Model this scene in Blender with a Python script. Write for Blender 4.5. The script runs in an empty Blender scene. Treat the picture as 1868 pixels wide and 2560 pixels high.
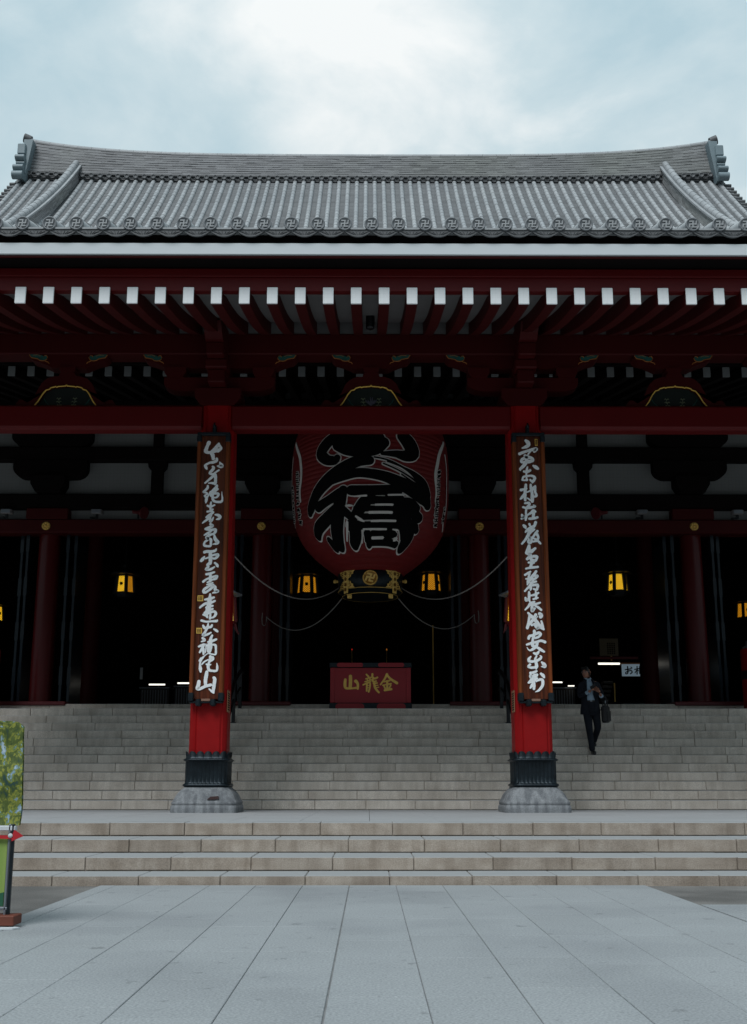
import bpy, bmesh, math, random, json
from mathutils import Vector, Matrix
from math import sin, cos, pi, radians, atan2, hypot, sqrt
random.seed(11)
S = bpy.context.scene
COL = S.collection

# ------------------------------------------------------------------ camera
FPX, IMG_W, IMG_H = 2650.0, 1868.0, 2560.0
cam_d = bpy.data.cameras.new("camera")
cam = bpy.data.objects.new("camera", cam_d)
COL.objects.link(cam)
cam_d.sensor_fit = 'VERTICAL'
cam_d.sensor_height = 24.0
cam_d.lens = FPX / IMG_H * 24.0
cam_d.shift_y = 141.0 / IMG_H
cam_d.clip_start, cam_d.clip_end = 0.1, 3000
PITCH = radians(11.559187)
cam.location = (0, 0, 0.97)
cam.rotation_euler = (pi / 2 + PITCH, 0, -radians(0.233))
S.camera = cam

# ------------------------------------------------------------------ light
SUN_EL, SUN_AZ = radians(54), radians(205)      # veiled sun high behind the camera, a little left
S.view_settings.view_transform = 'Standard'
S.view_settings.look = 'None'
S.view_settings.exposure = 0.0
S.view_settings.gamma = 1.0
w = bpy.data.worlds.new("World"); S.world = w
w.use_nodes = True
nt = w.node_tree; N = nt.nodes; L = nt.links
N.clear()
def wn(t, **kw):
    n = N.new(t)
    for k, v in kw.items(): setattr(n, k, v)
    return n
out = wn('ShaderNodeOutputWorld'); bg = wn('ShaderNodeBackground')
bg.inputs['Strength'].default_value = 0.1
L.new(bg.outputs[0], out.inputs[0])
sky = wn('ShaderNodeTexSky', sky_type='NISHITA', sun_disc=False)
sky.sun_elevation, sky.sun_rotation = SUN_EL, SUN_AZ
sky.air_density, sky.dust_density = 1.2, 2.0
tc = wn('ShaderNodeTexCoord')
sep = wn('ShaderNodeSeparateXYZ'); L.new(tc.outputs['Generated'], sep.inputs[0])
def math_n(op, a, b=None):
    n = wn('ShaderNodeMath', operation=op)
    for i, v in enumerate((a, b)):
        if v is None: continue
        if hasattr(v, 'links') or hasattr(v, 'is_linked'): L.new(v, n.inputs[i])
        else: n.inputs[i].default_value = v
    return n.outputs[0]
zc = math_n('ADD', math_n('MAXIMUM', sep.outputs['Z'], 0.0), 0.22)
comb = wn('ShaderNodeCombineXYZ')
L.new(math_n('DIVIDE', sep.outputs['X'], zc), comb.inputs[0])
L.new(math_n('DIVIDE', sep.outputs['Y'], zc), comb.inputs[1])
comb.inputs[2].default_value = 20.1
nz = wn('ShaderNodeTexNoise'); nz.inputs['Scale'].default_value = 4.6; nz.inputs['Detail'].default_value = 9
nz.inputs['Roughness'].default_value = 0.55; nz.inputs['Distortion'].default_value = 0.35
L.new(comb.outputs[0], nz.inputs['Vector'])
# the veil of cloud is thinnest, and so brightest, in one patch ahead of the camera
vd = wn('ShaderNodeVectorMath', operation='DOT_PRODUCT')
GL_EL, GL_AZ = radians(43.5), radians(-3.2)
vd.inputs[1].default_value = (sin(GL_AZ) * cos(GL_EL), cos(GL_AZ) * cos(GL_EL), sin(GL_EL))
L.new(tc.outputs['Generated'], vd.inputs[0])
glow = wn('ShaderNodeMapRange'); glow.interpolation_type = 'SMOOTHSTEP'
glow.inputs['From Min'].default_value = 0.968; glow.inputs['From Max'].default_value = 1.0
glow.inputs['To Max'].default_value = 0.25
L.new(vd.outputs['Value'], glow.inputs[0])
cl = math_n('ADD', nz.outputs['Fac'], glow.outputs[0])
ramp = wn('ShaderNodeValToRGB')
el = ramp.color_ramp.elements
el[0].position, el[0].color = 0.40, (4.7, 6.3, 7.0, 1)
el[1].position, el[1].color = 0.84, (9.3, 9.6, 9.55, 1)
e = el.new(0.60); e.color = (6.1, 7.35, 7.8, 1)
L.new(cl, ramp.inputs[0])
# overcast dimming towards the horizon, steepened low down to keep the eave timbers dark
hor = wn('ShaderNodeValToRGB')
he = hor.color_ramp.elements
he[0].position, he[0].color = 0.0, (0.05, 0.052, 0.055, 1)
he[1].position, he[1].color = 1.0, (1.35, 1.35, 1.35, 1)
for p_, v in ((0.2, .14), (0.34, .55), (0.42, 1.0), (0.75, 1.1)):
    e = he.new(p_); e.color = (v, v, v, 1)
L.new(sep.outputs['Z'], hor.inputs[0])
mixs = wn('ShaderNodeMix', data_type='RGBA'); mixs.inputs[0].default_value = 0.92
L.new(sky.outputs[0], mixs.inputs[6]); L.new(ramp.outputs[0], mixs.inputs[7])
mul = wn('ShaderNodeMix', data_type='RGBA', blend_type='MULTIPLY'); mul.inputs[0].default_value = 1.0
L.new(mixs.outputs[2], mul.inputs[6]); L.new(hor.outputs[0], mul.inputs[7])
L.new(mul.outputs[2], bg.inputs[0])

sd = bpy.data.lights.new("sun", 'SUN'); so = bpy.data.objects.new("sun", sd); COL.objects.link(so)
sd.energy = 2.1; sd.angle = radians(26); sd.color = (0.97, 0.985, 1.0)
sun_dir = Vector((sin(SUN_AZ) * cos(SUN_EL), cos(SUN_AZ) * cos(SUN_EL), sin(SUN_EL)))
so.rotation_euler = (-sun_dir).to_track_quat('-Z', 'Y').to_euler()
so.location = sun_dir * 100

# ------------------------------------------------------------------ helpers
class MB:
    def __init__(s): s.v = []; s.f = []; s.sm = []
    def add(s, vs, fs, smooth=False):
        o = len(s.v); s.v += [tuple(p) for p in vs]
        s.f += [tuple(i + o for i in f) for f in fs]; s.sm += [smooth] * len(fs)
    def box(s, x0, x1, y0, y1, z0, z1, bev=0.0, M=None):
        if bev <= 0:
            vs = [(x, y, z) for z in (z0, z1) for y in (y0, y1) for x in (x0, x1)]
            fs = [(0, 2, 3, 1), (4, 5, 7, 6), (0, 1, 5, 4), (2, 6, 7, 3), (0, 4, 6, 2), (1, 3, 7, 5)]
        else:
            b = min(bev, (x1 - x0) / 2.01, (y1 - y0) / 2.01, (z1 - z0) / 2.01)
            vs = []; idx = {}
            for sx in (0, 1):
                for sy in (0, 1):
                    for sz in (0, 1):
                        c = ((x0, x1)[sx], (y0, y1)[sy], (z0, z1)[sz])
                        d = (b if not sx else -b, b if not sy else -b, b if not sz else -b)
                        for ax in range(3):
                            p = [c[i] + (d[i] if i != ax else 0) for i in range(3)]
                            idx[(sx, sy, sz, ax)] = len(vs); vs.append(tuple(p))
            fs = []
            for ax in range(3):
                o = [i for i in range(3) if i != ax]
                for sd_ in (0, 1):
                    q = []
                    for a_, b_ in ((0, 0), (1, 0), (1, 1), (0, 1)):
                        k = [0, 0, 0]; k[ax] = sd_; k[o[0]] = a_; k[o[1]] = b_
                        q.append(idx[(k[0], k[1], k[2], ax)])
                    fs.append(tuple(q))
                for a_ in (0, 1):
                    for b_ in (0, 1):
                        k0 = [0, 0, 0]; k1 = [0, 0, 0]
                        k0[ax] = 0; k1[ax] = 1
                        for k in (k0, k1): k[o[0]] = a_; k[o[1]] = b_
                        fs.append((idx[(*k0, o[0])], idx[(*k1, o[0])], idx[(*k1, o[1])], idx[(*k0, o[1])]))
            for sx in (0, 1):
                for sy in (0, 1):
                    for sz in (0, 1): fs.append(tuple(idx[(sx, sy, sz, a)] for a in range(3)))
        if M is not None: vs = [tuple(M @ Vector(p)) for p in vs]
        s.add(vs, fs)
    def tube(s, pts, r, n=8, caps=True, smooth=True):
        pts = [Vector(p) for p in pts]
        rs = r if isinstance(r, (list, tuple)) else [r] * len(pts)
        vs = []; fs = []
        for i, p in enumerate(pts):
            d = (pts[min(i + 1, len(pts) - 1)] - pts[max(i - 1, 0)]).normalized()
            a = Vector((0, 0, 1)) if abs(d.z) < .9 else Vector((1, 0, 0))
            u = d.cross(a).normalized(); v_ = u.cross(d)
            for k in range(n):
                t = 2 * pi * k / n
                vs.append(p + (u * cos(t) + v_ * sin(t)) * rs[i])
        for i in range(len(pts) - 1):
            for k in range(n):
                fs.append((i * n + k, i * n + (k + 1) % n, (i + 1) * n + (k + 1) % n, (i + 1) * n + k))
        s.add(vs, fs, smooth)
        if caps:
            s.add(vs[:n], [tuple(range(n - 1, -1, -1))]); s.add(vs[-n:], [tuple(range(n))])
    def lathe(s, prof, c=(0, 0, 0), n=32, caps=True, smooth=True, rot=0.0, axis='Z'):
        vs = []; fs = []
        for z, r in prof:
            for k in range(n):
                t = 2 * pi * k / n + rot
                p = (r * cos(t), r * sin(t), z) if axis == 'Z' else ((r * cos(t), z, r * sin(t)) if axis == 'Y' else (z, r * cos(t), r * sin(t)))
                vs.append((p[0] + c[0], p[1] + c[1], p[2] + c[2]))
        m = len(prof)
        for i in range(m - 1):
            for k in range(n):
                fs.append((i * n + k, i * n + (k + 1) % n, (i + 1) * n + (k + 1) % n, (i + 1) * n + k))
        s.add(vs, fs, smooth)
        if caps:
            s.add(vs[:n], [tuple(range(n - 1, -1, -1))]); s.add(vs[-n:], [tuple(range(n))])
    def prism(s, poly, a0, a1, axis='Y', smooth=False):
        """poly: list of 2-D points; extruded along axis from a0 to a1. Y: (x,z); X: (y,z); Z: (x,y)"""
        def P(p, a): return (p[0], a, p[1]) if axis == 'Y' else ((a, p[0], p[1]) if axis == 'X' else (p[0], p[1], a))
        n = len(poly)
        s.add([P(p, a0) for p in poly], [tuple(range(n))])
        s.add([P(p, a1) for p in poly], [tuple(range(n - 1, -1, -1))])
        vs = [P(p, a0) for p in poly] + [P(p, a1) for p in poly]
        s.add(vs, [(i, (i + 1) % n, n + (i + 1) % n, n + i) for i in range(n)], smooth)
    def build(s, name, m, parent=None, weld=0.0, loc=None):
        me = bpy.data.meshes.new(name)
        me.from_pydata(s.v, [], s.f)
        me.polygons.foreach_set('use_smooth', s.sm)
        bm = bmesh.new(); bm.from_mesh(me)
        if weld: bmesh.ops.remove_doubles(bm, verts=bm.verts, dist=weld)
        bmesh.ops.recalc_face_normals(bm, faces=bm.faces)
        bm.to_mesh(me); bm.free()
        me.materials.append(m)
        o = bpy.data.objects.new(name, me); COL.objects.link(o)
        if parent is not None:
            o.parent = parent
            # meshes are written in world coordinates; the thing's Empty sits at its own base
            o.matrix_parent_inverse = PINV.get(parent.name, Matrix.Identity(4))
        return o
PINV = {}
def tag(o, label=None, cat=None, group=None, kind=None):
    if label: o['label'] = label
    if cat: o['category'] = cat
    if group: o['group'] = group
    if kind: o['kind'] = kind
    return o
def thing(name, loc, label, cat, group=None):
    o = bpy.data.objects.new(name, None); COL.objects.link(o)
    o.location = loc; o.empty_display_size = 0.2
    PINV[o.name] = Matrix.Translation(-Vector(loc))
    return tag(o, label, cat, group)
def inst(src, parent, loc=(0, 0, 0), kids=True):
    """a copy of a part (and its sub-parts) sharing mesh data, shifted by loc"""
    c = src.copy(); COL.objects.link(c); c.parent = parent
    c.matrix_parent_inverse = src.matrix_parent_inverse.copy()
    c.location = Vector(src.location) + Vector(loc)
    if kids:
        for ch in list(src.children):
            d = ch.copy(); COL.objects.link(d); d.parent = c
            d.matrix_parent_inverse = ch.matrix_parent_inverse.copy()
    return c
def sub(o):      # parent-inverse for sub-parts of a mesh part sitting at the origin of world coordinates
    PINV[o.name] = Matrix.Identity(4)
    return o

# ------------------------------------------------------------------ materials
def mat(name, col, rough=0.6, var=0.12, scale=3.0, bump=0.0, bscale=40.0, metal=0.0, spec=0.5, island=0.0, coat=0.0, emit=None, es=0.0, fine=None, stretch=None):
    m = bpy.data.materials.new(name); m.use_nodes = True
    t = m.node_tree; b = t.nodes['Principled BSDF']
    b.inputs['Roughness'].default_value = rough; b.inputs['Metallic'].default_value = metal
    b.inputs['Specular IOR Level'].default_value = spec
    if coat: b.inputs['Coat Weight'].default_value = coat; b.inputs['Coat Roughness'].default_value = .25
    tc = t.nodes.new('ShaderNodeTexCoord')
    vec = tc.outputs['Object']
    if stretch:
        mp = t.nodes.new('ShaderNodeMapping'); mp.inputs['Scale'].default_value = stretch
        t.links.new(vec, mp.inputs[0]); vec = mp.outputs[0]
    n = t.nodes.new('ShaderNodeTexNoise'); n.inputs['Scale'].default_value = scale; n.inputs['Detail'].default_value = 6
    t.links.new(vec, n.inputs['Vector'])
    mr = t.nodes.new('ShaderNodeMapRange')
    mr.inputs['From Min'].default_value = .25; mr.inputs['From Max'].default_value = .75
    mr.inputs['To Min'].default_value = 1 - var; mr.inputs['To Max'].default_value = 1 + var
    t.links.new(n.outputs['Fac'], mr.inputs[0])
    val = mr.outputs[0]
    def mul(a, bb):
        q = t.nodes.new('ShaderNodeMath'); q.operation = 'MULTIPLY'
        t.links.new(a, q.inputs[0]); t.links.new(bb, q.inputs[1]); return q.outputs[0]
    if fine:
        n2 = t.nodes.new('ShaderNodeTexNoise'); n2.inputs['Scale'].default_value = fine[0]; n2.inputs['Detail'].default_value = 3
        t.links.new(vec, n2.inputs['Vector'])
        m2 = t.nodes.new('ShaderNodeMapRange'); m2.inputs['From Min'].default_value = .3; m2.inputs['From Max'].default_value = .7
        m2.inputs['To Min'].default_value = 1 - fine[1]; m2.inputs['To Max'].default_value = 1 + fine[1]
        t.links.new(n2.outputs['Fac'], m2.inputs[0]); val = mul(val, m2.outputs[0])
    if island:
        g = t.nodes.new('ShaderNodeNewGeometry'); m3 = t.nodes.new('ShaderNodeMapRange')
        m3.inputs['To Min'].default_value = 1 - island; m3.inputs['To Max'].default_value = 1 + island
        t.links.new(g.outputs['Random Per Island'], m3.inputs[0]); val = mul(val, m3.outputs[0])
    vm = t.nodes.new('ShaderNodeVectorMath'); vm.operation = 'SCALE'
    vm.inputs[0].default_value = col[:3]; t.links.new(val, vm.inputs['Scale'])
    t.links.new(vm.outputs[0], b.inputs['Base Color'])
    if bump:
        nb = t.nodes.new('ShaderNodeTexNoise'); nb.inputs['Scale'].default_value = bscale; nb.inputs['Detail'].default_value = 4
        t.links.new(vec, nb.inputs['Vector'])
        bp = t.nodes.new('ShaderNodeBump'); bp.inputs['Strength'].default_value = bump; bp.inputs['Distance'].default_value = .01
        t.links.new(nb.outputs['Fac'], bp.inputs['Height']); t.links.new(bp.outputs[0], b.inputs['Normal'])
    if emit:
        b.inputs['Emission Color'].default_value = (*emit, 1); b.inputs['Emission Strength'].default_value = es
    m['base'] = val.node.name; return m
def extra(m, kind, **k):
    """multiplies further procedural wear into a material's base colour (stains, streaks, wood grain, netting)"""
    t = m.node_tree; b = t.nodes['Principled BSDF']
    src = b.inputs['Base Color'].links[0].from_socket
    tc = t.nodes.new('ShaderNodeTexCoord'); mp = t.nodes.new('ShaderNodeMapping')
    mp.inputs['Scale'].default_value = k.get('stretch', (1, 1, 1)); t.links.new(tc.outputs['Object'], mp.inputs[0])
    n = t.nodes.new('ShaderNodeTexNoise'); n.inputs['Scale'].default_value = k.get('scale', 1.0); n.inputs['Detail'].default_value = k.get('detail', 5)
    t.links.new(mp.outputs[0], n.inputs['Vector'])
    r = t.nodes.new('ShaderNodeValToRGB')
    r.color_ramp.elements[0].position, r.color_ramp.elements[1].position = k['lo'], k['hi']
    r.color_ramp.elements[0].color = (*k['c0'], 1); r.color_ramp.elements[1].color = (*k['c1'], 1)
    t.links.new(n.outputs['Fac'], r.inputs[0])
    mx = t.nodes.new('ShaderNodeMix'); mx.data_type = 'RGBA'; mx.blend_type = 'MULTIPLY'; mx.inputs[0].default_value = 1
    t.links.new(src, mx.inputs[6]); t.links.new(r.outputs[0], mx.inputs[7]); t.links.new(mx.outputs[2], b.inputs['Base Color'])
    return m
def worn_skylit_top(m, col):
    """foot polish and painted sky reflection make the treads paler than the faces of the blocks"""
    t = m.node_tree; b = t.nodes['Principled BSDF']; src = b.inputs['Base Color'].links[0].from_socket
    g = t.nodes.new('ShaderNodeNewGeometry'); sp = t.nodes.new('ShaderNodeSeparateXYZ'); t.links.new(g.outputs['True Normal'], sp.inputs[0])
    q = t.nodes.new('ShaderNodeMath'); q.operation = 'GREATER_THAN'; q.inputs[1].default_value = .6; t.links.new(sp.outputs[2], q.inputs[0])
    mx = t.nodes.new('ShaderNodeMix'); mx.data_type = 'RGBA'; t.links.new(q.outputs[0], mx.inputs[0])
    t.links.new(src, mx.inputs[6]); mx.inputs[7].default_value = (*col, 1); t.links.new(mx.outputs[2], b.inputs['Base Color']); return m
M = {}
M['asphalt'] = extra(mat('asphalt', (.20, .19, .178), .9, .2, 2.5, .5, 120, fine=(90, .35)), 's', scale=.5, lo=.42, hi=.6, c0=(.55, .55, .55), c1=(1, 1, 1))
M['paving'] = extra(extra(mat('pale_granite_paving', (.285, .298, .305), .75, .05, 1.2, .25, 160, island=.035, fine=(75, .24)), 's', scale=.55, lo=.34, hi=.5, c0=(.84, .84, .85), c1=(1, 1, 1), detail=8), 's', scale=7, lo=.28, hi=.36, c0=(.7, .7, .7), c1=(1, 1, 1))
M['joint'] = mat('dark_joint', (.19, .19, .19), .95, .3, 6)
M['granite'] = extra(extra(mat('brown_granite', (.37, .315, .265), .8, .10, 1.5, .35, 110, island=.10, fine=(95, .2)), 's', scale=3.0, stretch=(1, 1, 1.6), lo=.36, hi=.62, c0=(.76, .73, .70), c1=(1, 1, 1), detail=8), 's', scale=1.0, stretch=(9, 9, .7), lo=.38, hi=.55, c0=(.82, .80, .78), c1=(1, 1, 1))
M['granite_up'] = extra(extra(mat('grey_granite', (.62, .56, .495), .8, .08, 1.2, .2, 110, island=.07, fine=(80, .2)), 's', scale=2.2, lo=.36, hi=.62, c0=(.82, .80, .78), c1=(1, 1, 1), detail=8), 's', scale=1.0, stretch=(10, 10, .8), lo=.38, hi=.56, c0=(.86, .85, .84), c1=(1, 1, 1))
worn_skylit_top(M['granite'], (.30, .307, .31)); worn_skylit_top(M['granite_up'], (.42, .42, .42))  # treads carry a painted sky sheen besides their wear
M['landing'] = mat('worn_granite_landing', (.35, .355, .36), .7, .07, .8, .2, 120, fine=(90, .12))
M['base_stone'] = extra(mat('weathered_base_stone', (.21, .22, .23), .85, .12, 3, .5, 60, fine=(50, .2)), 's', scale=2.4, stretch=(4.5, 4.5, .7), lo=.38, hi=.6, c0=(.62, .63, .65), c1=(1.1, 1.1, 1.1), detail=8)
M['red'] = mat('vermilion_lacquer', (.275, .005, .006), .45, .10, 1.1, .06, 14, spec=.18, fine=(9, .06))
M['red_beam'] = mat('shaded_vermilion_beam', (.115, .0042, .0052), .45, .10, 1.1, .06, 14, spec=.25)  # same lacquer as the pillars, eave shade darkened into the colour
M['red_dark'] = mat('shade_dark_vermilion_timber', (.055, .0026, .003), .6, .12, 1.3, .06, 14, spec=.2)  # deeper copy of the pillar red, with the porch shade put in
M['red_column'] = mat('shade_dark_vermilion_column', (.075, .0032, .004), .32, .12, 1.0, .05, 14, spec=.45)  # pillar red again, its tone lowered to carry the hall front's shade
M['navy'] = mat('dark_patina_bronze', (.012, .02, .026), .42, .35, 5, .15, 40, metal=.55, fine=(30, .25))
M['iron'] = mat('black_iron', (.008, .009, .011), .45, .2, 6, metal=.3)
M['tile'] = extra(mat('grey_roof_tile', (.36, .375, .385), .55, .10, 2.0, .10, 60, island=.06, spec=.35, fine=(20, .06)), 's', scale=.35, lo=.35, hi=.65, c0=(.86, .87, .88), c1=(1.06, 1.05, 1.04))
M['tile_dark'] = mat('dark_roof_tile', (.10, .105, .11), .6, .15, 3, .15, 50, island=.15, fine=(25, .1))
M['tile_pan'] = mat('roof_pan_tile', (.19, .198, .205), .6, .12, 2, .1, 60, island=.18, fine=(25, .1))
M['ridge_tile'] = extra(mat('ridge_course_tile', (.25, .255, .255), .6, .08, 1.0, .08, 60, island=.26, fine=(25, .08)), 's', scale=.16, lo=.4, hi=.62, c0=(.98, 1.0, .95), c1=(1.0, .99, 1.02))
M['crest_tile'] = mat('eave_disc_tile', (.17, .183, .195), .5, .1, 3, .1, 60, fine=(30, .08))
M['copper'] = mat('blue_grey_ridge_ornament', (.19, .25, .275), .5, .08, 2, .05, 30)
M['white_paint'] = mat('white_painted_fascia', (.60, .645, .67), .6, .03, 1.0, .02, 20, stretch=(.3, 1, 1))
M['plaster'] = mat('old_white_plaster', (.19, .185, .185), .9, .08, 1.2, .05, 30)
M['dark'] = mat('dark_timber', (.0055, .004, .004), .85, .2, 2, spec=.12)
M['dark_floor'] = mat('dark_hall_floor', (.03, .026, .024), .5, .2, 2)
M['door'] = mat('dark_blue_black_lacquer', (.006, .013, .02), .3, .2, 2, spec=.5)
M['wood'] = extra(mat('varnished_brown_wood', (.10, .024, .009), .5, .15, 1.2, .05, 30, spec=.2, stretch=(14, 14, .5), fine=(40, .15)), 'g', scale=3, stretch=(9, 9, .35), lo=.35, hi=.65, c0=(.45, .42, .4), c1=(1.25, 1.2, 1.15), detail=8)
M['wood_edge'] = extra(mat('golden_brown_wood', (.20, .050, .012), .5, .15, 1.2, .05, 30, spec=.2, stretch=(14, 14, .5)), 'g', scale=3, stretch=(9, 9, .35), lo=.3, hi=.65, c0=(.5, .46, .42), c1=(1.2, 1.15, 1.1), detail=8)
M['letter'] = mat('white_carved_lettering', (.92, .94, .95), .6, .05, 8, .15, 60, fine=(40, .07))
M['gold'] = mat('gold_leaf', (.85, .55, .14), .38, .18, 12, .25, 60, metal=.35, fine=(50, .2))
M['gold_paint'] = mat('gold_paint', (.95, .60, .12), .45, .10, 8)
M['lantern_red'] = mat('red_paper', (.17, .0055, .0055), .6, .10, 1.5, .1, 30, fine=(12, .08))
M['ink'] = mat('black_ink', (.0035, .0035, .004), .85, .15, 4, spec=.1)
M['lan_white'] = mat('white_outline_paint', (.72, .70, .67), .75, .08, 6)
M['rope'] = mat('grey_rope', (.22, .205, .19), .85, .2, 30)
M['green_paint'] = mat('teal_green_paint', (.012, .10, .085), .6, .3, 14)
M['orange_paint'] = mat('orange_trim_paint', (.42, .15, .03), .6, .15, 10)
M['panel_dark'] = mat('dark_painted_panel', (.006, .014, .012), .6, .3, 8)
M['leaf_paint'] = mat('pale_leaf_paint', (.20, .24, .15), .6, .3, 14)
M['glass'] = mat('lit_amber_glass', (.5, .3, .06), .5, .1, 8, emit=(1.0, .56, .02), es=1.05)
M['glass_dim'] = mat('amber_glass', (.4, .2, .04), .5, .1, 8, emit=(1.0, .40, .015), es=.55)
M['glass_pale'] = mat('lit_pale_glass', (.5, .4, .2), .5, .1, 8, emit=(1.0, .72, .16), es=.9)
M['tube'] = mat('lit_tube', (.8, .8, .75), .5, .05, 3, emit=(1, .97, .86), es=1.6)
M['steel'] = mat('grey_steel', (.22, .24, .27), .4, .1, 5, metal=.5)
M['paper'] = mat('white_paper', (.55, .58, .6), .8, .05, 5)
M['notice'] = mat('tan_notice_paper', (.33, .17, .09), .8, .1, 8)
M['board_red'] = mat('red_board_lacquer', (.34, .010, .02), .5, .08, 2)
M['sign_red'] = mat('dull_red_paint', (.10, .006, .009), .5, .08, 2)
M['cream'] = mat('cream_board', (.16, .13, .08), .7, .06, 3)
# ------------------------------------------------------------------ ground and paving
mb = MB()
mb.add([(-150, -60, -.012), (150, -60, -.012), (150, 220, -.012), (-150, 220, -.012)], [(0, 1, 2, 3)])
tag(mb.build('ground', M['asphalt']), kind='structure')
mb = MB()
mb.add([(-2.66, -9, -.008), (2.74, -9, -.008), (2.74, 10.9, -.008), (-2.66, 10.9, -.008)], [(0, 1, 2, 3)])
bed = tag(mb.build('paving_bed', M['joint']), kind='structure')
mb = MB()
PW = .4605
rows = [-2.655] + [-.194 + PW * k for k in range(-5, 6)] + [2.735]
for i in range(len(rows) - 1):
    y = -9 + random.uniform(0, .6)
    prev = -9
    while prev < 10.905:
        y1 = min(prev + random.choice((.92, .92, 1.15)), 10.905)
        if 10.905 - y1 < .3: y1 = 10.905
        mb.box(rows[i] + (.0045 if i == 6 else .002), rows[i + 1] - (.0045 if i == 5 else .002), prev + .0018, y1 - .0018, -.05, random.uniform(-.0008, .0008), bev=.003)
        prev = y1
tag(mb.build('stone_paving', M['paving']), kind='structure')
# side apron of slabs beyond the path, right
mb = MB()
for i in range(9):
    for j in range(13):
        mb.box(2.76 + i * .6 + .004, 3.36 + i * .6 - .004, -2.76 + j * .92 + .004, -1.84 + j * .92 - .004, -.06, -.003, bev=.003)
tag(mb.build('side_paving', M['paving']), kind='structure')

# ------------------------------------------------------------------ lower steps
STX0, STX1 = -11.2, 11.2
def block_row(mb, x0, x1, y0, y1, z0, z1, length, off, gap=.009, jit=.05):
    x = x0 + off - length
    while x < x1:
        a, b = max(x, x0), min(x + length + random.uniform(-jit, jit), x1)
        if b - a > .03:
            dz = random.uniform(-.002, .002); dy = random.uniform(-.004, .004)
            mb.box(a + gap / 2, b - gap / 2, y0 + dy, y1, z0, z1 + dz, bev=.006)
        x = b if b > a else x + length
LY0 = [10.94, 11.517, 12.236, 12.961]; LZ = [0, .0892, .2303, .3793, .535]
lower = thing('stone_steps', (0, 10.94, 0), 'four broad brown granite steps and landing at the foot of the red pillars', 'steps')
for k in range(4):
    mb = MB()
    y1 = LY0[k + 1] if k < 3 else 13.4
    block_row(mb, STX0, STX1, LY0[k], y1 + .05, LZ[k] + .008 if k else -.1, LZ[k + 1], .852, (0.34, .62, .05, .5)[k])
    mb.box(STX0, STX1, LY0[k] + .02, y1 + .04, -.1, LZ[k + 1] - .014)
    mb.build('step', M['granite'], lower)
mb = MB()
for i in range(26):
    for j in range(7):
        a = STX0 + i * .862; c = 13.4 + j * .93
        mb.box(a + .002, min(a + .862, STX1) - .002, c + .002, c + .928, .40, .535 + random.uniform(-.0008, .0008), bev=.003)
mb.build('landing', M['landing'], lower)

# ------------------------------------------------------------------ main staircase
R_, T_, ZB, NST = .168, .27, 19.46, 12
FLOOR = .535 + NST * R_                       # 2.551
YF = ZB + (NST - 1) * T_                      # 22.43
stairs = thing('stone_staircase', (0, ZB, .535), 'wide grey granite staircase of twelve steps up into the dark hall', 'staircase')
offs = [.55, .12, .73, .33, .85, .5, .2, .68, .4, .05, .6, .3]
for k in range(NST):
    mb = MB()
    y0 = ZB + k * T_; y1 = y0 + T_ + .06 if k < NST - 1 else y0 + .6
    z1 = .535 + (k + 1) * R_
    block_row(mb, STX0, STX1, y0, y1, z1 - R_ + .010, z1, .90, offs[k] + .1, gap=.011, jit=.09)
    mb.box(STX0, STX1, y0 + .025, y1 - .01, z1 - R_ - .02, z1 - .016)
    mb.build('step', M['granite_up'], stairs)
mb = MB()
mb.box(-16, 16, YF + .6, 26.4, FLOOR - .2, FLOOR)
mb.build('veranda_floor', M['landing'], stairs)

# ------------------------------------------------------------------ portico
PX0, PY = .03, 17.92
BAY = 5.38
PXS = [PX0 + BAY * (k - 1.5) for k in range(4)]
portico = thing('temple_portico', (PX0, PY, .535), 'red timber entrance porch of the temple with grey tiled eave and white rafter ends', 'porch')
def rsq(hx, ch):       # square with cut corners
    return [(-hx, -hx + ch), (-hx + ch, -hx), (hx - ch, -hx), (hx, -hx + ch), (hx, hx - ch), (hx - ch, hx), (-hx + ch, hx), (-hx, hx - ch)]
def loft(mb, secs, cx, cy, smooth=False):
    n = len(secs[0][1]); vs = []
    for z, sec in secs: vs += [(cx + x, cy + y, z) for x, y in sec]
    fs = [(i * n + k, i * n + (k + 1) % n, (i + 1) * n + (k + 1) % n, (i + 1) * n + k) for i in range(len(secs) - 1) for k in range(n)]
    mb.add(vs, fs, smooth)
    mb.add(vs[:n], [tuple(range(n - 1, -1, -1))]); mb.add(vs[-n:], [tuple(range(n))])
def round_sq(h, rr, n=6):
    pts = []
    for cx, cy, a0 in ((h - rr, h - rr, 0), (-h + rr, h - rr, 90), (-h + rr, -h + rr, 180), (h - rr, -h + rr, 270)):
        for k in range(n + 1):
            a = radians(a0 + 90 * k / n); pts.append((cx + rr * cos(a), cy + rr * sin(a)))
    return pts
PH = .31
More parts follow.
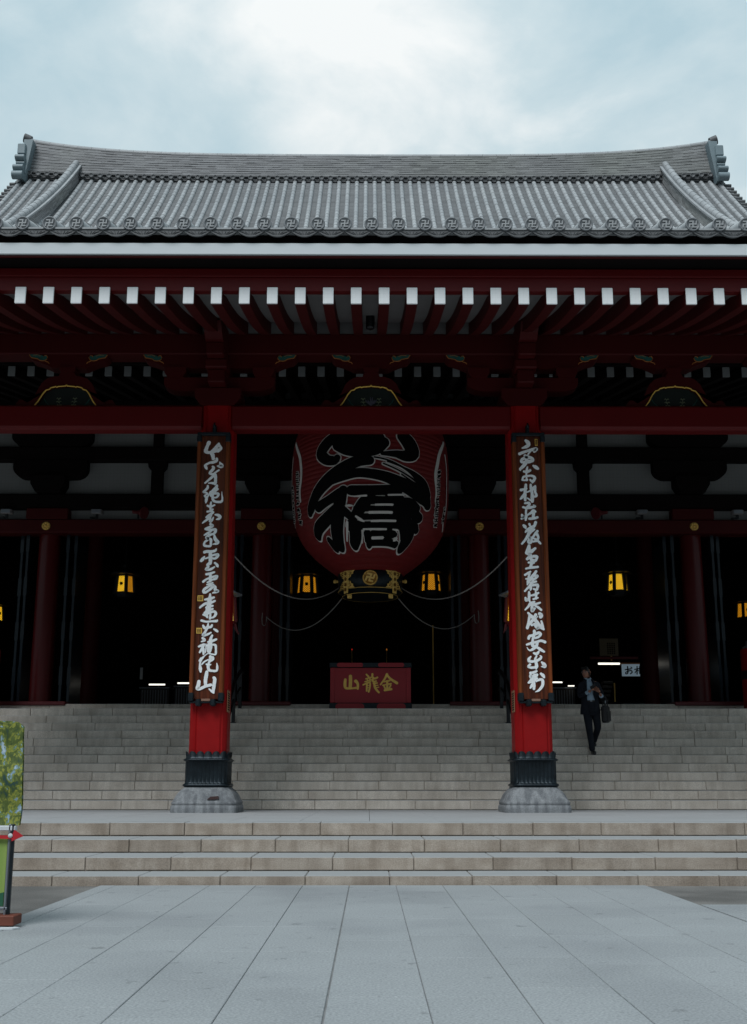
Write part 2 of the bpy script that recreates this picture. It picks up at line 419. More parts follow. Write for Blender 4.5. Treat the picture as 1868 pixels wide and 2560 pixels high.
def pillar_parts(x):
    # moulded shaft: broad face, sunk fillet, rounded corner bead
    prof = [(-PH, -PH + .11), (-PH + .02, -PH + .085), (-PH + .015, -PH + .06), (-PH + .06, -PH + .015), (-PH + .085, -PH + .02), (-PH + .11, -PH), (-PH + .125, -PH + .012), (-PH + .14, -PH)]
    def quad(q):
        out_ = []
        for (a, b) in prof:
            for _ in range(q): a, b = -b, a
            out_.append((a, b))
        return out_
    sec = quad(0) + quad(1) + quad(2) + quad(3)
    mb = MB()
    loft(mb, [(.9, sec), (4.0, [(p[0] * .985, p[1] * .985) for p in sec]), (7.5, [(p[0] * .93, p[1] * .93) for p in sec])], x, PY)
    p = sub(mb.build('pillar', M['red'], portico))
    # bronze collar with scalloped upper rim, bead bands and fluting
    mb = MB(); n = 96; hc = PH + .035
    raw_ = round_sq(hc, .12, 8); base = []; tot = 0; cum = [0]
    for i in range(len(raw_)):
        q = raw_[(i + 1) % len(raw_)]; tot += hypot(q[0] - raw_[i][0], q[1] - raw_[i][1]); cum.append(tot)
    for k in range(320):
        d = tot * k / 320; i = max(j for j in range(len(raw_)) if cum[j] <= d)
        f = (d - cum[i]) / max(1e-9, cum[i + 1] - cum[i]); q = raw_[(i + 1) % len(raw_)]
        base.append((raw_[i][0] + (q[0] - raw_[i][0]) * f, raw_[i][1] + (q[1] - raw_[i][1]) * f))
    n = len(base)
    zs = [.93, .95, .965, .985, 1.0, 1.02, 1.35, 1.36, 1.375, 1.39, 1.405]
    gr = [0, .03, .05, .04, .01, 0, 0, .03, .055, .03, 0]
    vs = []; fs = []
    per = 0; acc = []
    for i in range(n):
        acc.append(per); q = base[(i + 1) % n]; per += hypot(q[0] - base[i][0], q[1] - base[i][1])
    for z, g_ in zip(zs, gr):
        for i, (a, b) in enumerate(base):
            f = .007 * sin(2 * pi * 40 * acc[i] / per) if 1.02 <= z <= 1.35 else 0
            d = hypot(a, b); k_ = (g_ + f) / d
            vs.append((x + a * (1 + k_), PY + b * (1 + k_), z))
    npet = 20
    for i, (a, b) in enumerate(base):
        ph = (acc[i] / per * npet) % 1.0
        h = 1.455 + .06 * abs(sin(pi * ph)) ** .45
        k_ = .016 * sin(pi * ph) / hypot(a, b)
        vs.append((x + a * (1 + k_), PY + b * (1 + k_), h))
    for i, (a, b) in enumerate(base):
        k_ = -.03 / hypot(a, b)
        vs.append((x + a * (1 + k_), PY + b * (1 + k_), 1.42))
    m = len(zs) + 2
    for i in range(m - 1):
        for k in range(n): fs.append((i * n + k, i * n + (k + 1) % n, (i + 1) * n + (k + 1) % n, (i + 1) * n + k))
    mb.add(vs, fs, True)
    # upright petals on the rim
    mb.build('bronze_collar', M['navy'], p)
    mb = MB()
    secs = []
    for z, h, rr in ((.535, .535, .10), (.60, .54, .10), (.648, .533, .10), (.655, .515, .10), (.665, .525, .11), (.70, .53, .12), (.712, .515, .12), (.76, .495, .15), (.82, .47, .17), (.87, .43, .16), (.905, .395, .14), (.92, .375, .13), (.935, .37, .13)):
        secs.append((z, round_sq(h, rr, 5)))
    loft(mb, secs, x, PY, True)
    mb.build('stone_base', M['base_stone'], p)
for x in PXS: pillar_parts(x)
# chipped bare patch on the near face of the left base
mb = MB()
mb.prism([(-2.60, .745), (-2.545, .79), (-2.42, .80), (-2.41, .755), (-2.50, .745)], PY - .525, PY - .49)
mb.build('chip', mat('rusty_chip', (.055, .028, .026), .9), portico)

EX = 10.1            # half length of the eave
# main tie beam between the pillars (rounded lower edge)
mb = MB()
prof = [(17.63, 7.06), (17.60, 7.10), (17.60, 7.45), (17.63, 7.485), (18.2, 7.485), (18.2, 7.2), (17.87, 7.045), (17.66, 7.045)]
for k in range(3):
    mb.prism([(y, z) for y, z in prof], PXS[k] + PH * .86, PXS[k + 1] - PH * .86, axis='X')
for sgn, xx in ((-1, PXS[0] - PH * .86), (1, PXS[3] + PH * .86)):
    mb.prism(prof, min(xx, xx + sgn * .8), max(xx, xx + sgn * .8), axis='X')
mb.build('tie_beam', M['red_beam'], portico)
# purlin that carries the rafters
mb = MB(); mb.box(-EX, EX, 17.70, 18.1, 8.475, 8.87, bev=.02)
mb.build('purlin', M['red_dark'], portico)
# bearing blocks, boat arms and cloud ends
def boat(cx, half, z0, z1, y0, y1, mb, lift=.10):
    pts = [(cx - half, z1), (cx - half, z1 - (z1 - z0) * .42)]
    for k in range(7):
        a = k / 6 * pi / 2
        pts.append((cx - half + (half * .34) * (1 - cos(a)) , z1 - (z1 - z0) * .42 - (z1 - z0) * .58 * sin(a)))
    pts += [(2 * cx - p[0], p[1]) for p in reversed(pts)]
    mb.prism(pts, y0, y1)
def masu(cx, hw, z0, z1, y0, y1, mb):
    zm = z0 + (z1 - z0) * .48
    mb.prism([(cx - hw * .72, z0), (cx - hw, zm), (cx - hw, z1), (cx + hw, z1), (cx + hw, zm), (cx + hw * .72, z0)], y0, y1)
CLOUD = [(0, .0), (.10, .03), (.19, .055), (.235, .065), (.235, .12), (.205, .125), (.19, .10), (.205, .095), (.20, .125), (.16, .15), (.115, .10), (.06, .11), (0, .10)]
def cloud_end(x, sgn, z, y, parent):
    """carved cloud scroll under the end of an arm: teal field, orange outline; sgn -1 = arm runs to the right"""
    def T(u, v): return (x + sgn * u, z + v)
    body = [(-.355, .262), (-.25, .29), (-.16, .26), (-.10, .235), (-.055, .25), (-.03, .215), (-.045, .175), (-.07, .155), (-.13, .15), (-.2, .185), (-.27, .2), (-.315, .205)]
    mb = MB(); mb.prism([T(u, v) for u, v in body], y - .012, y + .03)
    o = sub(mb.build('cloud_carving', M['green_paint'], parent))
    mb = MB()
    ring = [(-.355, .262), (-.315, .203), (-.27, .198), (-.2, .182), (-.165, .155), (-.12, .146), (-.075, .15), (-.04, .172), (-.026, .212), (-.05, .25), (-.085, .245), (-.095, .22)]
    mb.tube([(T(u, v)[0], y - .016, T(u, v)[1]) for u, v in ring], .0075, 6)
    tail = [(-.075, .15), (-.04, .13), (-.01, .122), (.008, .095)]
    mb.tube([(T(u, v)[0], y - .016, T(u, v)[1]) for u, v in tail], .008, 6)
    mb.tube([(T(u, v)[0], y - .016, T(u, v)[1]) for u, v in ((-.29, .25), (-.21, .262), (-.15, .235))], .004, 5)
    mb.build('outline', M['orange_paint'], o)
def long_arm(cx, half, parent):
    mb = MB()
    pts = [(cx - half, 8.475), (cx - half, 8.43), (cx - half + .06, 8.37), (cx - half + .2, 8.33), (cx - half + .34, 8.27), (cx - half + .40, 8.235)]
    pts += [(2 * cx - p[0], p[1]) for p in reversed(pts)]
    mb.prism(pts, 17.74, 18.02)
    mb.build('bracket_arm', M['red_dark'], parent)
    for sgn in (-1, 1):
        cloud_end(cx + sgn * (half - .36), -sgn, 8.475 - .27, 17.735, parent)
for x in PXS:
    mb = MB()
    masu(x, .40, 7.485, 7.80, 17.60, 18.24, mb)
    mb.build('bearing_block', M['red_dark'], portico)
    mb = MB(); boat(x, .98, 7.80, 8.05, 17.74, 18.02, mb)
    for dx in (-.78, 0, .78): masu(x + dx, .19, 8.05, 8.235, 17.70, 18.06, mb)
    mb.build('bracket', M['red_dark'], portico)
    long_arm(x, 1.36, portico)
    # stacked nose arms reaching forward under the rafters
    mb = MB()
    mb.box(x - .15, x + .15, 17.36, 17.72, 7.82, 8.06, bev=.02)
    mb.box(x - .19, x + .19, 17.28, 17.60, 8.06, 8.22, bev=.02)
    mb.box(x - .15, x + .15, 17.10, 17.70, 8.225, 8.45, bev=.02)
    mb.prism([(17.70, 8.45), (17.00, 8.45), (16.86, 8.52), (16.75, 8.64), (16.70, 8.66), (17.70, 8.9)], x - .15, x + .15, axis='X')
    mb.build('nose_bracket', M['red_dark'], portico)
# frog-leg struts over the middle of each bay
FROG_OUT = [(-75, 945), (-90, 985), (-140, 985), (-210, 1010), (-262, 1060), (-305, 1150), (-345, 1240), (-400, 1275), (-440, 1245), (-480, 1240), (-510, 1280), (-530, 1322)]
FROG_IN = [(-330, 1322), (-285, 1262), (-240, 1180), (-208, 1138), (-175, 1130), (-160, 1112), (-110, 1098), (-98, 1108), (-88, 1099), (-40, 1095), (-8, 1092), (0, 1080)]
def fz(v): return 7.487 + (1322 - v) * .00170
def fx(u): return u * .00170
def strip(mb, a, b, y0, y1):
    """solid band between two equal-length outlines"""
    n = len(a)
    vs = [(p[0], y, p[1]) for y in (y0, y1) for p in a] + [(p[0], y, p[1]) for y in (y0, y1) for p in b]
    fs = []
    for i in range(n - 1):
        fs += [(i, i + 1, 2 * n + i + 1, 2 * n + i), (n + i, 3 * n + i, 3 * n + i + 1, n + i + 1),
               (i, n + i, n + i + 1, i + 1), (2 * n + i, 2 * n + i + 1, 3 * n + i + 1, 3 * n + i)]
    fs += [(0, 2 * n, 3 * n, n), (n - 1, 2 * n - 1, 4 * n - 1, 3 * n - 1)]
    mb.add(vs, fs)
def frog(cx, flower):
    outp = [(cx + fx(u), fz(v)) for u, v in FROG_OUT]
    outp = list(reversed(outp)); outp += [(2 * cx - p[0], p[1]) for p in reversed(outp)]
    inn = [(cx + fx(u), fz(v)) for u, v in FROG_IN]; inn += [(2 * cx - p[0], p[1]) for p in reversed(inn[:-1])]
    mb = MB()
    mb.prism(outp[:len(outp)] , 17.86, 17.90)   # backing board
    a = [inn[min(int(i * (len(inn) - 1) / (len(outp) - 1) + .5), len(inn) - 1)] for i in range(len(outp))]
    strip(mb, outp, a, 17.72, 17.86)
    fr = sub(mb.build('frog_leg_strut', M['red_dark'], portico))
    mb = MB()
    mb.prism(inn, 17.80, 17.85)
    mb.build('painted_panel', M['panel_dark'], fr)
    mb = MB()
    for i in range(len(inn) - 1):
        p, q = inn[i], inn[i + 1]
        mb.tube([(p[0], 17.715, p[1]), (q[0], 17.715, q[1])], .012, 6)
    mb.build('gold_trim', M['gold_paint'], fr)
    mb = MB()
    for sg in (-1, 1):
        mb.tube([(cx + sg * fx(u), 17.795, fz(v)) for u, v in ((238, 1215), (215, 1255), (180, 1290), (160, 1318))], .008, 6)
    mb.build('green_scroll', M['green_paint'], fr)
    mb = MB()
    for sg in (-1, 1):
        mb.tube([(cx + sg * fx(u), 17.79, fz(v)) for u, v in ((65, 1318), (68, 1290), (80, 1255), (85, 1215))], .005, 5)
        for v, l in ((1296, 30), (1258, 30), (1222, 24)):
            for d in (-1, 1):
                u0 = 72 + (1318 - v) * .12
                mb.tube([(cx + sg * fx(u0), 17.788, fz(v)), (cx + sg * fx(u0 + d * l * .6), 17.785, fz(v - 14)), (cx + sg * fx(u0 + d * l), 17.788, fz(v - 4))], [.006, .011, .003], 5)
    mb.build('plant_carving', M['leaf_paint'], fr)
    if flower:
        mb = MB()
        for d in (-60, -34, -8, 14, 36, 58):
            mb.tube([(cx, 17.788, fz(1290)), (cx + fx(d * .6), 17.78, fz(1255)), (cx + fx(d), 17.786, fz(1225 - (30 if abs(d) < 15 else 0)))], [.006, .016, .004], 6)
        mb.build('iris_carving', mat('pale_violet_paint', (.12, .12, .17), .6), fr)
    mb = MB(); masu(cx, .14, fz(945) - .002, 8.235, 17.70, 18.0, mb)
    mb.build('bearing_block', M['red_dark'], portico)
    long_arm(cx, .70, portico)
for k, cx in enumerate((PXS[0] + BAY / 2, PX0, PXS[2] + BAY / 2)): frog(cx, k == 1)

# rafters: red, white-painted netted ends
RSP, RW, RH = .41, .1545, .24
def rafter_curve():
    pts = []
    for k in range(9):
        t = k / 8; y = 14.45 + t * 3.6
        z = 7.875 + t * 1.10 - .10 * sin(pi * t)
        pts.append((y, z))
    return pts
rc = rafter_curve()
mb = MB()
mb.prism([(y, z) for y, z in rc] + [(y, z + RH) for y, z in reversed(rc)], -RW / 2, RW / 2, axis='X')
r0 = sub(mb.build('rafter', M['red_dark'], portico))
tipm = mat('white_netted_rafter_end', (.93, .95, .96), .6, .02, 3)
def netting(m, sx, sz, dark=.72, wd=.035):
    t = m.node_tree; b = t.nodes['Principled BSDF']; src = b.inputs['Base Color'].links[0].from_socket
    tc = t.nodes.new('ShaderNodeTexCoord'); sp = t.nodes.new('ShaderNodeSeparateXYZ'); t.links.new(tc.outputs['Object'], sp.inputs[0])
    prev = None
    for ax, s_, ph in (('X', sx, .13), ('Z', sz, .41)):
        a = t.nodes.new('ShaderNodeMath'); a.operation = 'MULTIPLY_ADD'; a.inputs[1].default_value = s_; a.inputs[2].default_value = ph
        t.links.new(sp.outputs[ax], a.inputs[0])
        f = t.nodes.new('ShaderNodeMath'); f.operation = 'FRACT'; t.links.new(a.outputs[0], f.inputs[0])
        g = t.nodes.new('ShaderNodeMath'); g.operation = 'GREATER_THAN'; g.inputs[1].default_value = wd; t.links.new(f.outputs[0], g.inputs[0])
        prev = g.outputs[0] if prev is None else (lambda q: (t.links.new(prev, q.inputs[0]), t.links.new(g.outputs[0], q.inputs[1]), q.outputs[0])[2])(_m(t))
    mr = t.nodes.new('ShaderNodeMapRange'); mr.inputs['To Min'].default_value = dark; t.links.new(prev, mr.inputs[0])
    vm = t.nodes.new('ShaderNodeVectorMath'); vm.operation = 'SCALE'; t.links.new(src, vm.inputs[0]); t.links.new(mr.outputs[0], vm.inputs['Scale'])
    t.links.new(vm.outputs[0], b.inputs['Base Color'])
def _m(t):
    q = t.nodes.new('ShaderNodeMath'); q.operation = 'MULTIPLY'; return q
netting(tipm, 18, 16, .82, .03)
mb = MB(); mb.box(-RW / 2 - .001, RW / 2 + .001, 14.425, 14.452, 7.876, 7.876 + RH + .018, bev=.006)
tip0 = mb.build('rafter_end', tipm, r0)
nr = int(EX * 2 / RSP)
ROFF = .205 + PX0 - .02
first = True
for k in range(-nr // 2, nr // 2 + 1):
    x = ROFF + k * RSP
    if abs(x) > EX - .1: continue
    if first: r0.location.x = x; first = False
    else:
        c = inst(r0, portico, (x - r0.location.x, 0, 0))
# soffit boarding lying on the rafters
mb = MB()
pts = [(max(y, 14.63), z + RH + .003) for y, z in rc]
mb.prism(pts + [(y, z + .05) for y, z in reversed(pts)], -EX, EX, axis='X')
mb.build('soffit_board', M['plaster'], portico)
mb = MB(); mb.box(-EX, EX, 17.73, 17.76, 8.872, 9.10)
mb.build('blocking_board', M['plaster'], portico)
# red eave boards above the rafter ends
mb = MB()
mb.box(-EX, EX, 14.475, 14.60, 8.10, 8.312, bev=.006)
mb.box(-EX, EX, 14.445, 14.60, 8.314, 8.44, bev=.008)
mb.build('red_eave_board', M['red_beam'], portico)
mb = MB()
mb.prism([(14.60, 8.42), (14.50, 8.46), (14.16, 8.50), (14.16, 8.56), (14.60, 8.62)], -EX, EX, axis='X')
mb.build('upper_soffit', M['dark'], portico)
mb = MB(); mb.box(-EX, EX, 14.125, 14.165, 8.452, 8.478, bev=.004)
mb.build('red_fillet', M['red_dark'], portico)
mb = MB(); mb.box(-EX, EX, 14.10, 14.17, 8.482, 8.662, bev=.008)
mb.build('white_fascia', M['white_paint'], portico)
mb = MB(); mb.box(-EX, EX, 14.19, 14.40, 8.60, 8.84)
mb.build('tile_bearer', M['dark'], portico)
# tiled slope
TP = .388
def proof_z(y): return 8.835 + (y - 14.05) * .372
mb = MB()
mb.prism([(14.06, 8.83), (14.06, 8.87), (22.6, proof_z(22.6) + .04), (22.6, proof_z(22.6) - .1), (14.4, proof_z(14.4) - .12)], -EX - .2, EX + .2, axis='X')
TOFF = -.002 + PX0
xs = [TOFF + (k) * TP for k in range(-26, 27)]
for x in xs:
    for j in range(20):
        y0 = 14.06 + j * .42
        mb.tube([(x, y0, proof_z(y0) + .09), (x, y0 + .43, proof_z(y0 + .43) + .085)], [.100, .096], 10, caps=False)
mb.build('portico_roof', M['tile'], portico)
# eave discs with the crest, and the curved drip tiles between them
def manji(mb, cx, cz, h, t, y0, y1, rot=0.0, slant=0.0):
    """left-facing fylfot crest, arm half-length h and stroke width t"""
    bars = [(-t / 2, t / 2, -h, h), (-h, -t / 2, -t / 2, t / 2), (t / 2, h, -t / 2, t / 2),
            (-h, -t / 2, h - t, h), (h - t, h, t / 2, h), (t / 2, h, -h, -h + t), (-h, -h + t, -h, -t / 2)]
    for a, b, c, d in bars:
        poly = []
        for p, q in ((a, c), (b, c), (b, d), (a, d)):
            p += slant * q
            poly.append((cx + p * cos(rot) - q * sin(rot), cz + p * sin(rot) + q * cos(rot)))
        mb.prism(poly, y0, y1)
DZ = 8.932
mb = MB()
mb.lathe([(14.10, .096), (14.06, .104), (14.030, .106), (14.022, .102), (14.022, .088), (14.034, .082), (14.036, .0)], (0, 0, DZ), 28, axis='Y', caps=False)
d0 = sub(mb.build('eave_disc_tile', M['crest_tile'], portico))
mb = MB(); manji(mb, 0, DZ, .054, .0165, 14.020, 14.04, slant=.12)
mb.build('crest', M['tile'], d0)
mb = MB()
n = 12; up = []; lo = []
for k in range(n + 1):
    a = -1 + 2 * k / n
    up.append((a * TP * .5, 8.842 + .02 * a * a)); lo.append((a * TP * .5, 8.742 + .085 * a * a))
strip(mb, up, lo, 14.05, 14.09)
strip(mb, [(p[0], p[1] + .006) for p in lo], [(p[0], p[1] - .012) for p in lo], 14.04, 14.05)
for a, b in ((-.5, .35), (-.3, .5), (-.1, .55), (.1, .55), (.3, .5), (.5, .35)):
    mb.tube([(a * .11, 14.046, 8.775), (a * .2, 14.046, 8.80), (a * .27 , 14.046, 8.80 + .03 * b)], .006, 5)
g0 = mb.build('drip_tile', M['tile_dark'], portico)
mb = MB()
up = []; lo = []
for k in range(n + 1):
    a = -1 + 2 * k / n
    h_ = .008 + .10 * (max(0, abs(a) - .48) / .52) ** 1.4
    up.append((a * TP * .5, 8.862 + h_)); lo.append((a * TP * .5, 8.84 + h_ * .6))
strip(mb, up, lo, 14.035, 14.3)
g1 = mb.build('pan_tile', M['tile'], portico)
first = True
for x in xs:
    if first:
        d0.location.x = x; g0.location.x = x + TP / 2; g1.location.x = x + TP / 2; xf = x; first = False
    else:
        inst(d0, portico, (x - xf, 0, 0)); inst(g0, portico, (x - xf, 0, 0)); inst(g1, portico, (x - xf, 0, 0))
# ------------------------------------------------------------------ main hall
HX0, HY = .03, 25.8
hall = thing('main_hall', (HX0, HY, FLOOR), 'great temple hall behind the porch with a vast grey tiled roof and dark open front', 'temple')
HXS = [HX0 + BAY * (k - 2.5) for k in range(6)]
HXS = [HX0 + v for v in (-13.5, -8.02, -2.70, 2.70, 8.02, 13.5)]
SILL = 2.85
# stone sill and red ground beams under the columns
mb = MB()
block_row(mb, -16, 16, 25.2, 26.6, FLOOR - .05, SILL, 1.35, .4, gap=.008)
mb.box(-16, 16, 25.23, 26.5, FLOOR - .1, SILL - .01)
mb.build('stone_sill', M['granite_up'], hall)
for x in HXS:
    mb = MB(); mb.box(x - .82, x + .82, 25.16, 26.3, SILL - .035, SILL + .06, bev=.02)
    p_ = mb.build('ground_beam', M['sign_red'], hall)
    mb = MB(); mb.lathe([(SILL + .05, .275), (5.0, .27), (9.35, .25)], (x, HY + .1, 0), 28)
    mb.build('column', M['red_column'], hall)
def beam(name, y0, z0, z1, m, x0=-16, x1=16, y1=None, bev=.03):
    mb = MB(); mb.box(x0, x1, y0, y1 or y0 + .35, z0, z1, bev=bev); return mb.build(name, m, hall)
beam('lintel_beam', 25.50, 7.08, 7.43, M['red_dark'], y1=25.95)
beam('tie_beam', 25.56, 7.72, 8.10, M['dark'], y1=25.95)
beam('tie_beam', 25.56, 8.96, 9.33, M['dark'], y1=25.95)
beam('wall_plate', 25.56, 10.2, 10.6, M['dark'], y1=25.95)
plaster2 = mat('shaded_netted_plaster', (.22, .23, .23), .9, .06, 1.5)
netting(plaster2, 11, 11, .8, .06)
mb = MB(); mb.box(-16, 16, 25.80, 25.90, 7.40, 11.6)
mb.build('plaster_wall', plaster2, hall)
# brackets on the columns, struts between them
for x in HXS:
    mb = MB()
    masu(x, .42, 8.11, 8.52, 25.36, 26.1, mb)
    boat(x, .92, 8.50, 8.955, 25.50, 25.86, mb)
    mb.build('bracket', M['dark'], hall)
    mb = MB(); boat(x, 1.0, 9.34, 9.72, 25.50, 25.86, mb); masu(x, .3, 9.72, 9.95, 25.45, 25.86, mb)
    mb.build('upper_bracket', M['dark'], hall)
    mb = MB(); mb.box(x - .52, x + .52, 25.50, 25.86, 7.435, 7.715, bev=.02)
    mb.build('capital_block', M['red_dark'], hall)
for k in range(5):
    x = (HXS[k] + HXS[k + 1]) / 2
    mb = MB()
    mb.prism([(x - .14, 8.105), (x - .14, 8.72), (x - .22, 8.80), (x - .24, 8.955), (x + .24, 8.955), (x + .22, 8.80), (x + .14, 8.72), (x + .14, 8.105)], 25.60, 25.85)
    mb.box(x - .12, x + .12, 25.60, 25.85, 9.335, 10.19)
    mb.build('strut', M['dark'], hall)
# gilt bosses on the lintel
for x in HXS:
    mb = MB()
    n = 8
    mb.lathe([(25.50, .105), (25.485, .105), (25.475, .098)], (x, 0, 7.25), 32, axis='Y')
    for k in range(8):
        a = 2 * pi * k / 8
        mb.lathe([(25.475, .026), (25.462, .02), (25.458, .0)], (x + .074 * cos(a), 0, 7.25 + .074 * sin(a)), 10, axis='Y', caps=False)
    mb.lathe([(25.475, .036), (25.45, .03), (25.44, .0)], (x, 0, 7.25), 16, axis='Y', caps=False)
    mb.build('gilt_boss', M['gold'], hall)
# folded doors by the columns
for x in HXS:
    for dx in (-1, 1):
        for j in range(2):
            xx = x + dx * (.50 + .17 * j)
            mb = MB(); mb.box(xx - .035, xx + .035, 25.75 + .1 * j, 26.75 + .1 * j, SILL + .02, 6.95, bev=.01)
            for q in range(4):
                mb.box(xx - .042, xx + .042, 25.74 + .1 * j, 25.748 + .1 * j, SILL + .5 + q * 1.1, SILL + .95 + q * 1.1)
            mb.build('folding_door', M['door'], hall)
# two small altar lamps, specks of red and amber in the dark
for x, c, lab in ((-.62, (1, .05, .03), 'tiny red altar lamp in the dark above the red sign board'), (.63, (1, .35, .05), 'tiny amber altar lamp in the dark above the red sign board')):
    t = thing('altar_lamp', (x, 38, 5.2), lab, 'lamp', 'altar lamps')
    mb = MB(); mb.lathe([(5.72, .0), (5.73, .018), (5.76, .024), (5.79, .012), (5.80, .0)], (x, 38, 0), 10, caps=False); mb.build('glow', mat('altar_glow', c, .5, .05, 3, emit=c, es=.16), t)
    mb = MB(); mb.lathe([(SILL, .08), (SILL + .03, .08), (SILL + .05, .015), (5.68, .012), (5.72, .03)], (x, 38, 0), 10); mb.build('stand', M['gold'], t)
# dark interior
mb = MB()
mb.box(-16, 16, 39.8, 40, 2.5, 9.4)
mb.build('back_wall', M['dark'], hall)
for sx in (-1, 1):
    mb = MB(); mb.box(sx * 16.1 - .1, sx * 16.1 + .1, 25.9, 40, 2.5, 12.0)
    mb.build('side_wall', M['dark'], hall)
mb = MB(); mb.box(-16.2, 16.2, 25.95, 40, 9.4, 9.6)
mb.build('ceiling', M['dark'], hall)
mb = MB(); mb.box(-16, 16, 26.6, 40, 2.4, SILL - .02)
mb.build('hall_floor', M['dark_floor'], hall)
for x in (HX0 - 8.02, HX0 - 2.7, HX0 + 2.7, HX0 + 8.02):
    mb = MB(); mb.lathe([(SILL - .02, .24), (9.4, .22)], (x, 30.3, 0), 20)
    mb.build('inner_column', M['red_dark'], hall)
# gilt edge strips of the inner sanctuary
for x, z0, z1 in ((1.86, 3.2, 5.6), (7.15, 3.0, 3.9), (7.1, 4.4, 5.0)):
    mb = MB(); mb.box(x, x + .035, 31.0, 31.03, z0, z1); mb.build('gilt_strip', M['gold_paint'], hall)

# lower eave of the hall: rafters with white ends seen through the brackets
mb = MB()
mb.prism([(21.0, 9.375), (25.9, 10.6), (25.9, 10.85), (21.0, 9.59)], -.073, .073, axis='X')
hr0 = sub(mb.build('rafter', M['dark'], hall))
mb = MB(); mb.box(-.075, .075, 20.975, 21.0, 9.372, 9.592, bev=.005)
mb.build('rafter_end', mat('shade_dimmed_rafter_end', (.22, .235, .24), .7, .05, 3), hr0)  # same white paint as the porch ends, eave shade put into its tone
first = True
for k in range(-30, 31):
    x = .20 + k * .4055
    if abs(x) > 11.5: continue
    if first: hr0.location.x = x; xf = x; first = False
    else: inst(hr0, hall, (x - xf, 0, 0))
mb = MB()
mb.prism([(20.9, 9.60), (25.9, 10.86), (25.9, 10.95), (20.9, 9.70)], -15, 15, axis='X')
mb.build('eave_board', M['dark'], hall)

# ---- great roof
P0, P1, P2 = (22.0, 12.0), (37.6, 21.95), (42.3, 26.95)
def roof_z(y):
    (a, za), (b, zb), (c, zc_) = P0, P1, P2
    return (za * (y - b) * (y - c) / ((a - b) * (a - c)) + zb * (y - a) * (y - c) / ((b - a) * (b - c)) + zc_ * (y - a) * (y - b) / ((c - a) * (c - b)))
RX0, RX1 = -15.55, 15.65
mb = MB()
ys = [35.6 + k * .13 for k in range(int((42.5 - 35.6) / .13) + 1)]
for a, b in zip(ys[:-1], ys[1:]):
    z0, z1 = roof_z(a), roof_z(b)
    mb.add([(RX0, a, z0 + .065), (RX1, a, z0 + .065), (RX1, b, z1 + .012), (RX0, b, z1 + .012)], [(0, 1, 2, 3)])
    mb.add([(RX0, b, z1 + .012), (RX1, b, z1 + .012), (RX1, b, z1 + .065), (RX0, b, z1 + .065)], [(0, 1, 2, 3)])
ys2 = [20.6 + k * .78 for k in range(21)]
for a, b in zip(ys2[:-1], ys2[1:]):
    mb.add([(RX0 - .0, a, roof_z(a)), (RX1, a, roof_z(a)), (RX1, b, roof_z(b)), (RX0, b, roof_z(b))], [(0, 1, 2, 3)])
# back slope, gable ends and underside close the body of the roof
for a, b in zip([42.3, 46, 52, 63.9][:-1], [42.3, 46, 52, 63.9][1:]):
    za, zb = roof_z(84.8 - a) if a > 42.4 else 26.95, roof_z(84.8 - b)
    mb.add([(RX0, a, za), (RX1, a, za), (RX1, b, zb), (RX0, b, zb)], [(0, 1, 2, 3)])
for x in (RX0 + .3, RX1 - .3):
    ring = [(x, y, roof_z(y) - .05) for y in ys2] + [(x, 42.3, 26.9)] + [(x, 84.8 - y, roof_z(y) - .05) for y in reversed(ys2)]
    mb.add(ring, [tuple(range(len(ring)))])
mb.build('roof_slope', M['tile_pan'], hall)
mb = MB()
for k in range(-40, 41):
    x = TOFF + (k + .5) * TP
    if not RX0 + .1 < x < RX1 - .1: continue
    y = 35.5 + random.uniform(0, .25)
    while y < 42.35:
        y1 = min(y + .27, 42.4)
        rr = .096 + random.uniform(-.0025, .0025)
        mb.tube([(x, y, roof_z(y) + .055), (x, y1 + .01, roof_z(y1 + .01) + .05)], [rr + .003, rr - .002], 10, caps=(y1 >= 42.39))
        y = y1
mb.build('cover_tile_rows', M['tile'], hall)
# ridge: stacked courses, disc band, cap
RCX = .06; RHALF = 15.12
def sag(x):    # top edge upturn towards the ends
    u = abs(x - RCX) / RHALF
    return .10 * u ** 2 + .62 * u ** 4.5
def sagb(x):
    u = abs(x - RCX) / RHALF
    return .06 * u ** 2 + .16 * u ** 4
RYF = 42.25
RB, RT = 27.17, 28.25
mb = MB()
NC = 20
for c in range(NC):
    x = RCX - RHALF + random.uniform(-.8, 0)
    while x < RCX + RHALF:
        x1 = x + random.choice((.36, .48, .6))
        a, b = max(x, RCX - RHALF), min(x1, RCX + RHALF)
        if b - a > .02:
            t0, t1 = c / NC, (c + .80) / NC
            pr = .035 * random.random() * .3 + (.012 if c % 2 else 0)
            vs = []
            for yy in (RYF - pr + .05 * t0, RYF + .5):
                for xx in (a, b):
                    zb_, zt_ = RB + sagb(xx), RT + sag(xx)
                    vs += [(xx, yy, zb_ + (zt_ - zb_) * t0), (xx, yy, zb_ + (zt_ - zb_) * t1)]
            mb.add(vs, [(0, 2, 3, 1), (4, 5, 7, 6), (1, 3, 7, 5), (0, 4, 6, 2), (0, 1, 5, 4), (2, 6, 7, 3)])
        x = x1
ridge = sub(mb.build('ridge_courses', M['ridge_tile'], hall))
mb = MB()
nx = 40
for z_off0, z_off1, yo in ((-.02, 0.0, .03), ):
    pass
pts = [(RCX - RHALF + 2 * RHALF * k / nx) for k in range(nx + 1)]
vs = []
for xx in pts: vs += [(xx, RYF + .06, RB + sagb(xx)), (xx, RYF + .06, RT + sag(xx) - .01), (xx, RYF + .9, RT + sag(xx) - .01), (xx, RYF + .9, RB + sagb(xx))]
fs = []
